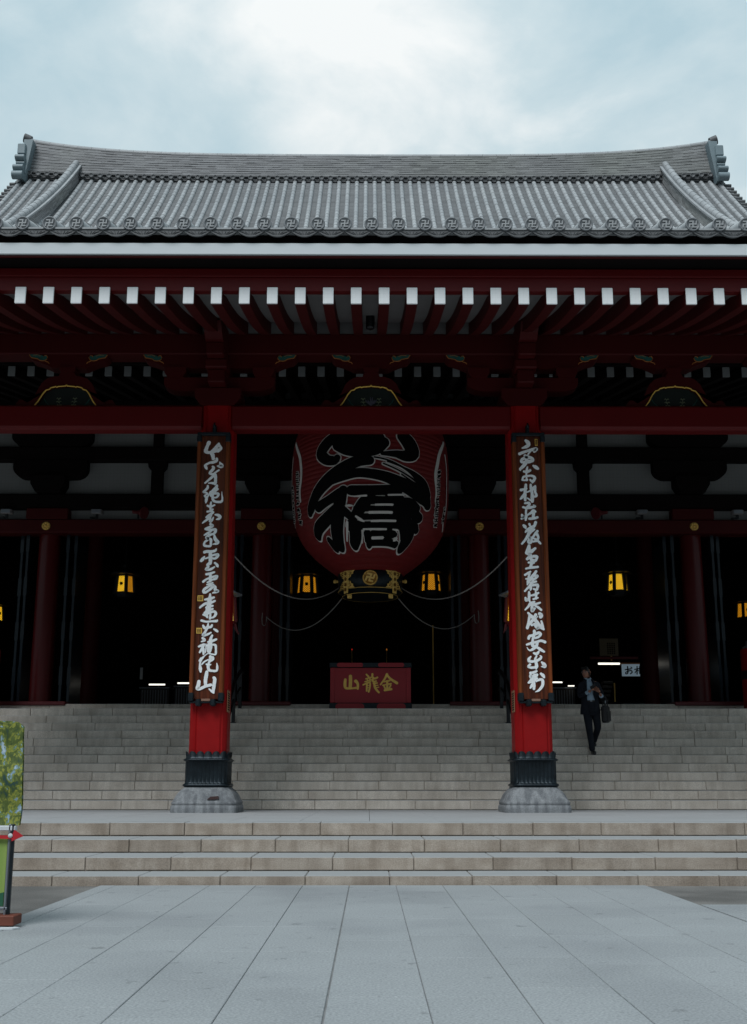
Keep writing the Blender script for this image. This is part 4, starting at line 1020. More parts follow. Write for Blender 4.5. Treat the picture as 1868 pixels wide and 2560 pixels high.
# ------------------------------------------------------------------ calligraphy plaques on the pillars
def plaque(xc, raw, seals, label):
    t = thing('name_plaque', (xc, 17.55, 2.33), label, 'plaque', 'calligraphy plaques on the pillars')
    hw, z0, z1 = .277, 2.33, 6.93
    mb = MB(); mb.box(xc - hw + .05, xc + hw - .05, 17.514, 17.60, z0 + .03, z1 - .03)
    mb.build('board', M['wood'], t)
    mb = MB()
    for sg in (-1, 1):
        x = xc + sg * (hw - .03)
        mb.prism([(x - .034, 17.60), (x - .034, 17.485), (x - .02, 17.468), (x + .02, 17.468), (x + .034, 17.485), (x + .034, 17.60)], z0 + .02, z1 - .02, axis='Z')
    mb.build('side_rail', M['wood_edge'], t)
    mb = MB()
    mb.box(xc - hw - .006, xc + hw + .006, 17.455, 17.605, z1 - .045, z1 + .01, bev=.008)
    for sg in (-1, 1):
        a = xc + sg * (hw - .03)
        mb.box(a - .04, a + .04, 17.452, 17.607, z1 - .16, z1 - .047, bev=.008)
    mb.box(xc - .03, xc + .03, 17.50, 17.61, z1 + .012, z1 + .16, bev=.01)
    mb.tube([(xc, 17.5, z1 + .10), (xc, 17.47, z1 + .15), (xc, 17.52, z1 + .19)], .018, 8)
    mb.build('iron_top_fitting', M['navy'], t)
    mb = MB()
    for sg in (-1, 1):
        a = xc + sg * (hw - .03)
        mb.box(a - .045, a + .045, 17.452, 17.607, z0 - .01, z0 + .13, bev=.012)
        mb.box(xc + sg * .12 - .045, xc + sg * .12 + .045, 17.43, 17.607, z0 - .09, z0 + .02, bev=.02)
    mb.box(xc - hw, xc + hw, 17.475, 17.607, z0 - .04, z0 - .012, bev=.008)
    mb.build('iron_foot_bracket', M['navy'], t)
    mb = MB(); mb.box(xc - .075, xc + .075, 17.468, 17.50, z0 - .01, z0 + .03, bev=.006)
    mb.build('worn_sill', mat('worn_bare_wood', (.24, .13, .09), .8), t)
    def mp(u, v, o): return (xc + u, 17.511 - o, 2.25 + v)
    lettering('lettering', raw, mp, M['letter'], t, 0, .00018, grow=.003, step=.012, rough=.07)
    for x0, a, x1, b in seals:
        mb = MB(); mb.box(xc + x0 * .001, xc + x1 * .001, 17.506, 17.513, 2.25 + a * .001, 2.25 + b * .001, bev=.002)
        s_ = sub(mb.build('seal', M['gold_paint'], t))
        mb = MB(); nn = 3
        for k in range(3):
            u = xc + (x0 + (x1 - x0) * (.25 + .25 * k)) * .001
            mb.box(u - .004, u + .004, 17.503, 17.507, 2.25 + (a + 14) * .001, 2.25 + (b - 14) * .001)
            v = 2.25 + (a + (b - a) * (.25 + .25 * k)) * .001
            mb.box(xc + (x0 + 12) * .001, xc + (x1 - 12) * .001, 17.501, 17.5025, v - .003, v + .003)
        mb.build('seal_marks', M['wood'], s_)
    return t
plaque(-2.683, TR['left'], [(-195, 1738, -98, 1836), (-195, 1193, -102, 1287)], 'long brown calligraphy plaque with two gold seals low down, on a red pillar')
plaque(2.743, TR['right'], [(118, 4469, 165, 4589)], 'long brown calligraphy plaque with one gold seal at its top corner, on a red pillar')
# paper notices on the inner flanks of the pillars
for sg, px, lab in ((1, PXS[1], 'small tan printed notice on the flank of the pillar whose plaque has two seals'), (-1, PXS[2], 'small tan printed notice on the flank of the pillar whose plaque has one seal')):
    xf = px + sg * (PH * .985 + .004)
    t = thing('paper_notice', (xf, 17.8, 2.2), lab, 'notice', 'notices on the pillar flanks')
    mb = MB(); mb.box(xf - .004, xf + .004, 17.66, 17.98, 2.16, 2.52)
    mb.build('sheet', M['notice'], t)
    mb = MB()
    for k in range(8):
        z = 2.48 - k * .038
        for q in range(9): mb.box(min(xf + sg * .005, xf + sg * .006), max(xf + sg * .005, xf + sg * .006), 17.69 + q * .03, 17.709 + q * .03, z - .02, z)
    mb.build('print', M['dark'], t)

# ------------------------------------------------------------------ the great paper lantern
LX, LY = .02, 23.0
PROF = [(5.504, 0.725), (5.66, 0.935), (5.84, 1.174), (6.066, 1.397), (6.292, 1.554), (6.519, 1.646), (6.747, 1.698), (7.206, 1.749), (7.901, 1.759), (8.252, 1.742), (8.55, 1.69), (8.8, 1.6), (9.0, 1.45), (9.2, 1.15), (9.38, 0.72)]
def lrad(z):
    for (a, ra), (b, rb) in zip(PROF[:-1], PROF[1:]):
        if a <= z <= b: return ra + (rb - ra) * (z - a) / (b - a)
    return PROF[0][1] if z < PROF[0][0] else PROF[-1][1]
# smooth the profile
zs_ = [PROF[0][0] + (PROF[-1][0] - PROF[0][0]) * k / 240 for k in range(241)]
sm_ = []
for z in zs_:
    sm_.append((z, sum(lrad(z + d) for d in (-.16, -.08, 0, .08, .16)) / 5 if zs_[0] + .2 < z < zs_[-1] - .2 else lrad(z)))
def lsm(z):
    t = (z - zs_[0]) / (zs_[-1] - zs_[0]) * 240; i = max(0, min(239, int(t))); f = t - i
    return sm_[i][1] * (1 - f) + sm_[i + 1][1] * f
lan = thing('paper_lantern', (LX, LY, 5.1), 'giant red paper lantern with huge black brush characters hanging in the porch', 'lantern')
mb = MB()
mb.lathe([(z, r + .008 * abs(sin(pi * (z - 5.5) / .098))) for z, r in [(zs_[0] + (zs_[-1] - zs_[0]) * k / 480, lsm(zs_[0] + (zs_[-1] - zs_[0]) * k / 480)) for k in range(481)]], (LX, LY, 0), 96)
mb.build('paper_body', M['lantern_red'], lan)
def lmap(u, v, o):
    r = lsm(v) + .016 + o; a = u
    return (LX + r * sin(a), LY - r * cos(a), v)
# strokes carry (angle, height, width); widths are metres, so work in arc length on a mean radius
def lan_strokes(raw, name, m, off0, doff, grow, cross=4, step=.04):
    mb = MB()
    RM = 1.72
    for i, s in enumerate(raw):
        st = [(s[k] * .001 * RM, s[k + 1] * .001, s[k + 2] * .001) for k in range(0, len(s), 3)]
        ribbon(mb, st, lambda u, v, o: lmap(u / RM, v, o), off0 + i * doff, grow, cross, step)
    return mb.build(name, m, lan)
for bnd in TR['bd']: lan_strokes([bnd], 'white_band', M['lan_white'], 0, .0003, 0)
for colm in TR['sm']:
    lan_strokes(colm, 'small_lettering_outline', M['lan_white'], .003, .00002, .016, cross=2)
    lan_strokes(colm, 'small_lettering', M['ink'], .0085, .00004, .004, cross=2)
lan_strokes(TR['lb'], 'character_outline', M['lan_white'], .001, .00022, .031, cross=6)
lan_strokes(TR['lb'], 'brush_characters', M['ink'], .014, .0004, .008, cross=6)
lan_strokes(TR['sl'], 'white_slit', M['lan_white'], .033, .0002, 0, cross=2)
# black lower ring with gilt fittings
RZ0, RZ1, RR = 5.12, 5.53, .70
mb = MB()
mb.lathe([(RZ0 - .10, RR * .80), (RZ0 - .10, RR * .86), (RZ0, RR * .90), (RZ0, RR), (RZ1, RR + .02), (RZ1 + .02, RR * .95)], (LX, LY, 0), 64)
ring = sub(mb.build('lower_ring', M['navy'], lan))
mb = MB()
for z, r in ((RZ0 - .095, RR * .872), (RZ0 + .005, RR + .004)):
    mb.tube([(LX + r * cos(2 * pi * k / 64), LY + r * sin(2 * pi * k / 64), z) for k in range(65)], .007, 6, caps=False)
mb.build('gilt_rim', M['gold'], ring)
def rmap(u, v, o):
    a = u / RR; r = RR + .02 + o
    return (LX + r * sin(a), LY - r * cos(a), v)
def gold_plate(u0, u1, v0, v1, mb, cut=0, side=0):
    nn = 8; vs = []
    for k in range(nn + 1):
        u = u0 + (u1 - u0) * k / nn
        c_ = 0
        for (vv, oo) in ((v0, .0), (v0, .02), (v1, .02), (v1, .0)): vs.append(rmap(u, vv, oo))
    fs = []
    for k in range(nn):
        for q in range(3): fs.append((4 * k + q, 4 * k + q + 1, 4 * k + 5 + q, 4 * k + 4 + q))
    fs += [(0, 1, 2, 3), (4 * nn, 4 * nn + 1, 4 * nn + 2, 4 * nn + 3)]
    mb.add(vs, fs)
for sg in (-1, 1):
    mb = MB()
    c = sg * .56
    gold_plate(c - .055, c + .055, RZ0 - .10, RZ1 - .01, mb)
    # lobed wings with openwork
    for d in (-1, 1):
        for vb, vt, s2 in ((RZ1 - .02, RZ1 - .21, 1), (RZ0 + .01, RZ0 + .20, -1)):
            poly = [(0, 0), (.17, 0), (.13, .045), (.135, .075), (.085, .095), (.075, .14), (.03, .155), (0, .19)]
            vs = []; 
            for u, v in poly: vs.append(rmap(c + d * (.06 + u), vb - s2 * v, .014))
            mb.add(vs, [tuple(range(len(vs)))])
    o_ = mb.build('gilt_fitting', M['gold'], ring)
    mb = MB()
    for z in (RZ1 - .08, RZ1 - .2, RZ1 - .32, RZ1 - .43):
        for k in range(6):
            a = k * pi / 3 + .3
            p = rmap(c + .03 * cos(a), z + .036 * sin(a), .026); q = rmap(c, z, .028)
            mb.tube([q, p], [.006, .013], 5)
    for d in (-1, 1):
        for vb, s2 in ((RZ1 - .05, 1), (RZ0 + .04, -1)):
            for u, v in ((.09, 0), (.13, .01), (.09, .05), (.12, .04), (.10, .09)):
                p = rmap(c + d * u, vb - s2 * v, .018); p2 = rmap(c + d * (u + .02), vb - s2 * (v + .015), .02)
                mb.tube([p, p2], [.012, .006], 5)
    mb.build('gilt_arabesque', mat('dark_gilt', (.22, .10, .02), .4, .2, 10, metal=.7), ring)
    mb = MB()
    p = rmap(sg * .98, RZ0 + .23, .06)
    mb.tube([rmap(sg * .98, RZ0 + .23, 0), p], .03, 8)
    mb.lathe([(-.045, .0), (-.03, .04), (.03, .04), (.045, .0)], p, 10)
    mb.build('ring_bolt', M['gold'], ring)
    mb = MB(); p = rmap(sg * .56, RZ0 - .16, -.10)
    mb.box(p[0] - .05, p[0] + .05, p[1] - .03, p[1] + .03, RZ0 - .20, RZ0 - .101, bev=.01)
    mb.build('gilt_foot', M['gold'], ring)
mb = MB()
mb.lathe([(22.30, .165), (22.262, .165), (22.25, .155), (22.25, .135), (22.262, .128), (22.262, .0)], (LX, 0, 5.325), 40, axis='Y', caps=False)
cr = sub(mb.build('gilt_crest_disc', mat('relief_shade_gilt', (.42, .22, .045), .45, .15, 12, .1, 40, metal=.3), ring))  # same gold as the crest, relief shadow painted in as a darker tone
mb = MB(); manji(mb, LX, 5.325, .09, .036, 22.232, 22.262, rot=radians(-14), slant=.1)
mb.build('crest', mat('relief_light_gilt', (.95, .66, .2), .4, .08, 12, metal=.1), cr)  # brightened copy of the disc's gold, so the relief reads as lit
mb = MB()
mb.tube([(LX + .148 * cos(2 * pi * k / 48), 22.25, 5.325 + .148 * sin(2 * pi * k / 48)) for k in range(49)], .014, 6, caps=False)
mb.build('rim', M['gold'], cr)
# top: hanger disappears above the beam
mb = MB(); mb.lathe([(9.36, .72), (9.62, .70)], (LX, LY, 0), 40); mb.lathe([(9.62, .05), (11.9, .05)], (LX, LY, 0), 10)
mb.build('upper_ring', M['navy'], lan)

# stay ropes of the lantern
def rope_pts(a, b, sagv, n=24, skew=.5):
    a, b = Vector(a), Vector(b); o_ = []
    for k in range(n + 1):
        t = k / n; p = a.lerp(b, t); p.z -= sagv * 4 * t * (1 - t); o_.append(tuple(p))
    return o_
def rope_obj(a, b, sagv, label, loop=False):
    mb = MB(); mb.tube(rope_pts(a, b, sagv), .0125, 6)
    if loop:
        a = Vector(a); sg = 1 if a.x > 0 else -1
        mb.tube([tuple(a + Vector(d)) for d in ((0, 0, 0), (sg * .0, 0, -.1), (sg * .02, 0, -.2), (sg * .06, -.02, -.22), (sg * .10, 0, -.18), (sg * .11, .02, -.05), (sg * .10, .02, .1))], .0125, 6)
    return tag(mb.build('stay_rope', M['rope']), label, 'rope', 'stay ropes of the great lantern')
rope_obj((PXS[1] + .30, 18.2, 4.90), (-.66, 22.8, 5.20), .47, 'upper grey rope from the great lantern to the two-seal plaque pillar')
rope_obj((PXS[2] - .30, 18.2, 4.90), (.70, 22.8, 5.20), .47, 'upper grey rope from the great lantern to the one-seal plaque pillar')
rope_obj((HXS[2] + .16, 25.62, 5.00), (-.60, 22.95, 4.99), .50, 'lower grey rope from the lantern to the hall column on the two-seal plaque side', loop=True)
rope_obj((HXS[3] - .16, 25.62, 5.06), (.64, 22.95, 4.99), .50, 'lower grey rope from the lantern to the hall column on the one-seal plaque side', loop=True)

# ------------------------------------------------------------------ small hanging lanterns
LATM = {}
def lattice_glass(base):
    """amber glass behind a fine diagonal lattice"""
    m = base.copy(); m.name = base.name + '_lattice'
    t = m.node_tree; b = t.nodes['Principled BSDF']
    tc = t.nodes.new('ShaderNodeTexCoord'); sp = t.nodes.new('ShaderNodeSeparateXYZ'); t.links.new(tc.outputs['UV'], sp.inputs[0])
    fac = None
    for s_ in (1, -1):
        a = t.nodes.new('ShaderNodeMath'); a.operation = 'MULTIPLY_ADD'; a.inputs[1].default_value = s_
        t.links.new(sp.outputs[1], a.inputs[0]); t.links.new(sp.outputs[0], a.inputs[2])
        f = t.nodes.new('ShaderNodeMath'); f.operation = 'FRACT'; t.links.new(a.outputs[0], f.inputs[0])
        g = t.nodes.new('ShaderNodeMath'); g.operation = 'GREATER_THAN'; g.inputs[1].default_value = .24; t.links.new(f.outputs[0], g.inputs[0])
        if fac is None: fac = g.outputs[0]
        else:
            q = _m(t); t.links.new(fac, q.inputs[0]); t.links.new(g.outputs[0], q.inputs[1]); fac = q.outputs[0]
    e_ = b.inputs['Emission Strength'].default_value
    q = _m(t); t.links.new(fac, q.inputs[0]); q.inputs[1].default_value = e_; t.links.new(q.outputs[0], b.inputs['Emission Strength'])
    src = b.inputs['Base Color'].links[0].from_socket
    vm = t.nodes.new('ShaderNodeVectorMath'); vm.operation = 'SCALE'; t.links.new(src, vm.inputs[0]); t.links.new(fac, vm.inputs['Scale']); t.links.new(vm.outputs[0], b.inputs['Base Color'])
    return m
GL = {k: lattice_glass(M[k]) for k in ('glass', 'glass_dim', 'glass_pale')}
def quad_uv(name, m, parent, p, su, sv):
    me = bpy.data.meshes.new(name); me.from_pydata(p, [], [(0, 1, 2, 3)]); uv = me.uv_layers.new()
    for i, c in enumerate(((0, 0), (su, 0), (su, sv), (0, sv))): uv.data[i].uv = c
    me.materials.append(m); o = bpy.data.objects.new(name, me); COL.objects.link(o); o.parent = parent
    o.matrix_parent_inverse = PINV.get(parent.name, Matrix.Identity(4)); return o
def hex_lantern(x, y, zc, r, h, label, group, mats, rot, frame, roofm, dots=(0,), hang=None):
    t = thing('hanging_lantern', (x, y, zc - h / 2), label, 'lantern', group)
    taper = .86
    mb = MB()
    mb.lathe([(zc + h / 2, r * taper * 1.05), (zc + h / 2 + .03, r * taper * 1.05)], (x, y, 0), 6, rot=rot, smooth=False)
    mb.lathe([(zc - h / 2 - .04, r * 1.12), (zc - h / 2, r * 1.08)], (x, y, 0), 6, rot=rot, smooth=False)
    mb.lathe([(zc - h / 2 - .12, r * .75), (zc - h / 2 - .04, r * .98)], (x, y, 0), 6, rot=rot, smooth=False)
    for k in range(6):
        a = rot + k * pi / 3
        mb.tube([(x + r * 1.03 * cos(a), y + r * 1.03 * sin(a), zc - h / 2), (x + r * taper * 1.03 * cos(a), y + r * taper * 1.03 * sin(a), zc + h / 2)], .05 * r / .27, 5)
    mb.build('frame', frame, t)
    mb = MB()
    prof = [(zc + h / 2 + .03, r * 1.5), (zc + h / 2 + .055, r * 1.5), (zc + h / 2 + .13, r * .8), (zc + h / 2 + .25, r * .3), (zc + h / 2 + .29, r * .3), (zc + h / 2 + .33, .02)]
    mb.lathe(prof, (x, y, 0), 6, rot=rot, smooth=False)
    mb.build('roof', roofm, t)
    for k in range(6):
        a0, a1 = rot + k * pi / 3, rot + (k + 1) * pi / 3
        P_ = lambda a, rr, z: (x + rr * cos(a), y + rr * sin(a), z)
        g_ = .10
        b0, b1 = a0 + g_, a1 - g_
        am = (a0 + a1) / 2
        rr0 = r * .96
        def Q(s_, z, f):   # point on the flat pane
            p0, p1 = Vector(P_(a0, rr0 * f, z)), Vector(P_(a1, rr0 * f, z)); return tuple(p0.lerp(p1, s_))
        pane = sub(quad_uv('pane', mats[k % len(mats)], t, [Q(.14, zc - h / 2 + .012, 1), Q(.86, zc - h / 2 + .012, 1), Q(.86, zc + h / 2 - .012, taper), Q(.14, zc + h / 2 - .012, taper)], 3, 8))
        if k in dots:
            mb = MB(); c = Vector(Q(.5, zc, .965)); nrm = Vector((cos(am), sin(am), 0)); u = Vector((-sin(am), cos(am), 0))
            n_ = 12; rad_ = r * .16
            vs = [tuple(c + nrm * .01 + u * rad_ * cos(2 * pi * q / n_) + Vector((0, 0, 1)) * rad_ * sin(2 * pi * q / n_)) for q in range(n_)]
            vs2 = [tuple(Vector(v) - nrm * .008) for v in vs]
            mb.add(vs + vs2, [tuple(range(n_))] + [(q, (q + 1) % n_, n_ + (q + 1) % n_, n_ + q) for q in range(n_)])
            mb.build('emblem', M['ink'], pane)
    mb = MB()
    if hang == 'bracket':
        sg = 1 if x < 0 else -1
        mb.tube([(x, y, zc + h / 2 + .30), (x, y, zc + h / 2 + .40), (x - sg * .3, y - .2, zc + h / 2 + .40)], .018, 8)
        mb.build('wall_bracket', M['iron'], t)
        mb = MB()
        for k in range(6):
            a = rot + k * pi / 3
            mb.tube([(x + r * 1.0 * cos(a), y + r * 1.0 * sin(a), zc - h / 2 - .04), (x + r * 1.08 * cos(a), y + r * 1.08 * sin(a), zc - h / 2 - .12), (x + r * 1.3 * cos(a), y + r * 1.3 * sin(a), zc - h / 2 - .22)], [.035, .03, .015], 6)
        mb.build('curled_foot', M['sign_red'], t)
    else:
        mb.tube([(x, y, zc + h / 2 + .3), (x, y, 9.4)], .01, 6)
        mb.build('chain', M['iron'], t)
    return t
rt = -pi / 2 - pi / 6
G1 = 'lit amber lanterns hanging in the hall'
hex_lantern(-6.33, 27.0, 6.05, .27, .43, 'lit lantern with one blazing yellow pane, left of the two-seal plaque', G1, [GL['glass'], GL['glass_dim'], GL['glass_dim'], GL['glass_dim'], GL['glass_dim'], GL['glass_dim']], -pi / 2 - pi / 6 - .18, M['iron'], M['iron'], dots=(0,))
hex_lantern(-1.61, 27.0, 6.04, .27, .43, 'lit amber lantern with a dot on its middle pane, left of the great lantern', G1, [GL['glass_dim']], rt, M['iron'], M['iron'], dots=(0, 2, 4))
hex_lantern(1.60, 27.0, 6.10, .27, .43, 'lit amber lantern with plain middle pane, right of the great lantern', G1, [GL['glass_dim']], rt, M['iron'], M['iron'], dots=(1, 3, 5))
hex_lantern(6.44, 27.0, 6.11, .27, .43, 'bright yellow lit lantern hanging in the dark bay above the man on the stairs', G1, [GL['glass']], rt, M['iron'], M['iron'], dots=(1, 3, 5))
hex_lantern(-11.42, 32.0, 6.09, .27, .43, 'lit amber lantern cut off by the left edge, deep in the hall', G1, [GL['glass']], rt, M['iron'], M['iron'], dots=(1,))
hex_lantern(11.50, 32.0, 6.20, .27, .43, 'dim orange lantern at the right edge, deep in the hall', G1, [GL['glass_dim']], rt, M['iron'], M['iron'], dots=(0,))
G2 = 'red framed lamps behind the porch pillars'
hex_lantern(-2.62, 18.5, 4.02, .25, .44, 'red framed lamp with pale lattice panes half hidden behind the two-seal plaque pillar', G2, [GL['glass_pale']], rt + .25, M['sign_red'], M['steel'], dots=(), hang='bracket')
hex_lantern(2.67, 18.5, 4.02, .25, .44, 'red framed lamp with yellow lattice panes half hidden behind the one-seal plaque pillar', G2, [GL['glass']], rt - .25, M['sign_red'], M['steel'], dots=(), hang='bracket')

# ------------------------------------------------------------------ red board at the head of the stairs
t = thing('sign_board', (.03, 23.4, FLOOR), 'low red lacquer board with three gold characters at the head of the stairs', 'sign board')
bx0, bx1, bz0, bz1 = -.85, .91, 2.73, 3.49
mb = MB(); mb.box(bx0 + .09, bx1 - .09, 23.212, 23.50, bz0, bz1)
mb.build('panel', M['board_red'], t)
for sg, a in ((-1, bx0), (1, bx1 - .10)):
    mb = MB(); mb.box(a, a + .10, 23.19, 23.52, bz0, bz1 + .005, bev=.006); mb.build('side_post', M['board_red'], t)
for nm, z0, z1 in (('top_rail', bz1 + .006, bz1 + .115), ('foot_rail', FLOOR + .0, bz0 - .004)):
    mb = MB(); mb.box(bx0 - .02, bx1 + .02, 23.17, 23.54, z0, z1, bev=.01)
    r_ = sub(mb.build(nm, M['navy'], t))
    for cx in (-.42, .48):
        mb = MB(); hh = (z1 - z0) * .42; zm = (z0 + z1) / 2
        pts = [(cx + .24 * s_ + hh * cos(a), zm + hh * sin(a)) for s_, a0 in ((1, -90), (-1, 90)) for a in [radians(a0 + 20 * k) for k in range(10)]]
        mb.prism(pts, 23.162, 23.172); mb.build('red_inlay', M['board_red'], r_)
def kmap(u, v, o): return (.03 + u, 23.208 - o, 2.62 + v)
lettering('gold_lettering', TR['kr'], kmap, M['gold_paint'], t, 0, .0002, step=.02)

# ------------------------------------------------------------------ shop sign, lamps and counters inside
t = thing('talisman_sign', (7.175, 29, 3.9), 'white sign with bold black brush characters hanging at the stall behind the man', 'sign')
mb = MB(); mb.box(6.93, 7.42, 29.0, 29.03, 3.895, 4.225); mb.build('board', mat('lit_white_board', (.6, .66, .7), .6, .05, 3, emit=(.45, .62, .75), es=.16), t)
mb = MB(); mb.box(6.90, 7.42, 28.97, 29.04, 4.226, 4.262); mb.build('rail', M['orange_paint'], t)
def omap(u, v, o): return (7.175 + u, 28.995 - o, 4.06 + v)
lettering('brush_lettering', TR['of'], omap, M['ink'], t, 0, .0003, grow=.005, step=.02)
def tube_lamp(x0, x1, y, z, label, r=.021):
    t = thing('tube_lamp', ((x0 + x1) / 2, y, z), label, 'tube lamp', 'white tube lamps in the dark hall')
    mb = MB(); mb.tube([(x0, y, z), (x1, y, z)], r, 10); mb.build('tube', M['tube'], t)
    mb = MB(); mb.box(x0 - .02, x1 + .02, y - .03, y + .05, z + r, z + r + .05); mb.build('fitting', M['dark'], t)
tube_lamp(-6.32, -5.86, 30.5, 3.80, 'longer white tube lamp over a dark counter left of the two-seal plaque')
tube_lamp(-5.50, -4.95, 30.5, 3.84, 'white tube lamp partly hidden by the edge of the two-seal plaque')
tube_lamp(6.33, 6.92, 29.2, 4.26, 'longest white tube lamp, directly left of the white brush-lettered sign', .026)
tube_lamp(5.20, 5.55, 30.5, 3.87, 'short white tube lamp peeking out right of the one-seal plaque', .02)
tube_lamp(5.62, 5.80, 30.0, 3.72, 'shortest white tube lamp, just left of the man in the suit', .015)
def counter(x0, x1, y, z0, z1, label):
    t = thing('counter', ((x0 + x1) / 2, y, z0), label, 'counter', 'dark counters in the hall')
    mb = MB(); mb.box(x0 - .04, x1 + .04, y - .05, y + .5, z1, z1 + .04, bev=.008); mb.build('counter_top', M['steel'], t)
    mb = MB(); mb.box(x0, x1, y, y + .45, z0, z1); mb.build('body', M['dark_floor'], t)
    mb = MB(); n = int((x1 - x0) / .075)
    for k in range(n):
        xx = x0 + .04 + k * .075
        mb.box(xx, xx + .014, y - .012, y - .001, z0 + .05, z1 - .04)
    mb.build('slats', M['steel'], t)
Z0 = SILL - .02
counter(-6.44, -5.65, 30.0, Z0, 3.64, 'dark slatted counter under the longer tube lamp left of the two-seal plaque')
counter(-5.52, -4.9, 30.2, Z0, 3.70, 'dark slatted counter running behind the edge of the two-seal plaque')
counter(5.05, 5.85, 30.2, Z0, 3.66, 'dark slatted counter between the one-seal plaque and the man')
mb = MB(); mb.box(-6.70, -6.62, 31, 31.01, 4.0, 4.34)
tag(mb.build('paper_strip', M['paper']), 'pale paper strip hanging in the dark hall above the left counter', 'paper')
t = thing('stall_screen', (7.0, 29.5, 4.42), 'red rail with a cream lettered board above the white brush-lettered sign', 'stall board')
mb = MB(); mb.box(6.15, 7.5, 29.40, 29.46, 4.41, 4.48, bev=.006); mb.build('rail', M['sign_red'], t)
mb = MB(); mb.box(6.45, 6.97, 29.48, 29.51, 4.51, 5.0); b_ = sub(mb.build('board', M['cream'], t))
mb = MB()
for q in range(4):
    for k in range(6): mb.box(6.66 + q * .06, 6.695 + q * .06, 29.474, 29.48, 4.56 + k * .055, 4.60 + k * .055)
mb.build('print', M['dark'], b_)
# stall clutter behind the man: stacked trays
t = thing('tray_stack', (6.6, 29.4, Z0), 'dim stack of grey trays on the stall counter under the white brush-lettered sign', 'trays')
for k in range(5):
    mb = MB(); mb.box(6.35 + .03 * k, 6.62 + .03 * k, 29.3, 29.6, Z0 + .12 * k + .4, Z0 + .12 * k + .48, bev=.01); mb.build('tray', M['dark_floor'], t)
mb = MB(); mb.box(6.2, 7.6, 29.3, 29.7, Z0, Z0 + .39, bev=.01); mb.build('table', M['dark'], t)

# ------------------------------------------------------------------ floodlights and horns on the lintel beam
for x, lab in ((-8.97, 'small white floodlight on the beam at the left edge of the photo'), (-6.74, 'small white floodlight between the left gilt boss and the two-seal plaque'),
               (6.76, 'small white floodlight between the one-seal plaque and the right gilt boss'), (9.13, 'small white floodlight on the beam at the right edge of the photo')):
    t = thing('floodlight', (x, 25.4, 7.43), lab, 'floodlight', 'floodlights on the beam')
    mb = MB(); mb.box(x - .14, x + .14, 25.38, 25.56, 7.54, 7.66, bev=.02); mb.build('housing', M['plaster'], t)
    mb = MB(); mb.box(x - .11, x + .11, 25.36, 25.379, 7.555, 7.645, bev=.004); mb.build('lens', M['steel'], t)
    mb = MB(); mb.box(x - .03, x + .03, 25.45, 25.5, 7.432, 7.54); mb.box(x - .16, x - .05, 25.42, 25.5, 7.432, 7.47, bev=.006); mb.build('bracket', M['iron'], t)
for x, sg, lab in ((-5.72, 1, 'dark red horn loudspeaker on the beam left of the two-seal plaque'), (5.76, -1, 'dark red horn loudspeaker on the beam right of the one-seal plaque')):
    t = thing('horn_speaker', (x, 25.4, 7.43), lab, 'loudspeaker', 'horn loudspeakers on the beam')
    A_ = Matrix.Translation((x, 25.42, 7.58)) @ Matrix.Rotation(radians(60 * sg), 4, 'Z') @ Matrix.Rotation(radians(12), 4, 'X')
    mb = MB(); m2 = MB(); m2.lathe([(-.22, .15), (-.20, .155), (-.08, .07), (.05, .045), (.16, .045)], (0, 0, 0), 18, axis='Y')
    mb.add([tuple(A_ @ Vector(v)) for v in m2.v], m2.f, True); mb.build('horn', M['sign_red'], t)
    mb = MB(); mb.box(x - .02, x + .02, 25.46, 25.5, 7.432, 7.58); mb.build('stand', M['iron'], t)
    mb = MB(); mb.tube([(x + sg * .05, 25.5, 7.5), (x + sg * .18, 25.5, 7.46), (x + sg * .24, 25.52, 7.56), (x + sg * .26, 25.54, 7.71)], .01, 5); mb.build('cable', M['iron'], t)
t = thing('ceiling_speaker', (.014, 16.5, 8.42), 'black cylinder under the porch ceiling between the two middle rafters', 'speaker')
mb = MB(); mb.lathe([(8.415, .02), (8.42, .062), (8.44, .072), (8.80, .072)], (.014, 16.5, 0), 24); mb.build('housing', M['iron'], t)
mb = MB(); mb.box(-.02, .05, 16.45, 16.55, 8.80, 8.87); mb.build('mount', M['iron'], t)

# ------------------------------------------------------------------ red drums at either edge
for x, lab in ((9.0, 'red round drum with a dark band and grey lid at the right edge'), (-8.92, 'red round drum at the left edge of the dark hall')):
    t = thing('red_drum', (x, 24.5, FLOOR), lab, 'drum', 'red drums on the veranda')
    mb = MB(); mb.lathe([(FLOOR, .34), (FLOOR + .03, .36), (4.03, .36), (4.07, .34)], (x, 24.5, 0), 32); mb.build('body', M['red'], t)
    mb = MB(); mb.lathe([(3.36, .366), (3.36, .375), (3.56, .375), (3.56, .366)], (x, 24.5, 0), 32, caps=False); mb.build('band', M['iron'], t)
    mb = MB(); mb.lathe([(4.072, .30), (4.12, .31), (4.16, .24), (4.26, .22), (4.30, .1)], (x, 24.5, 0), 24); mb.build('lid', M['steel'], t)

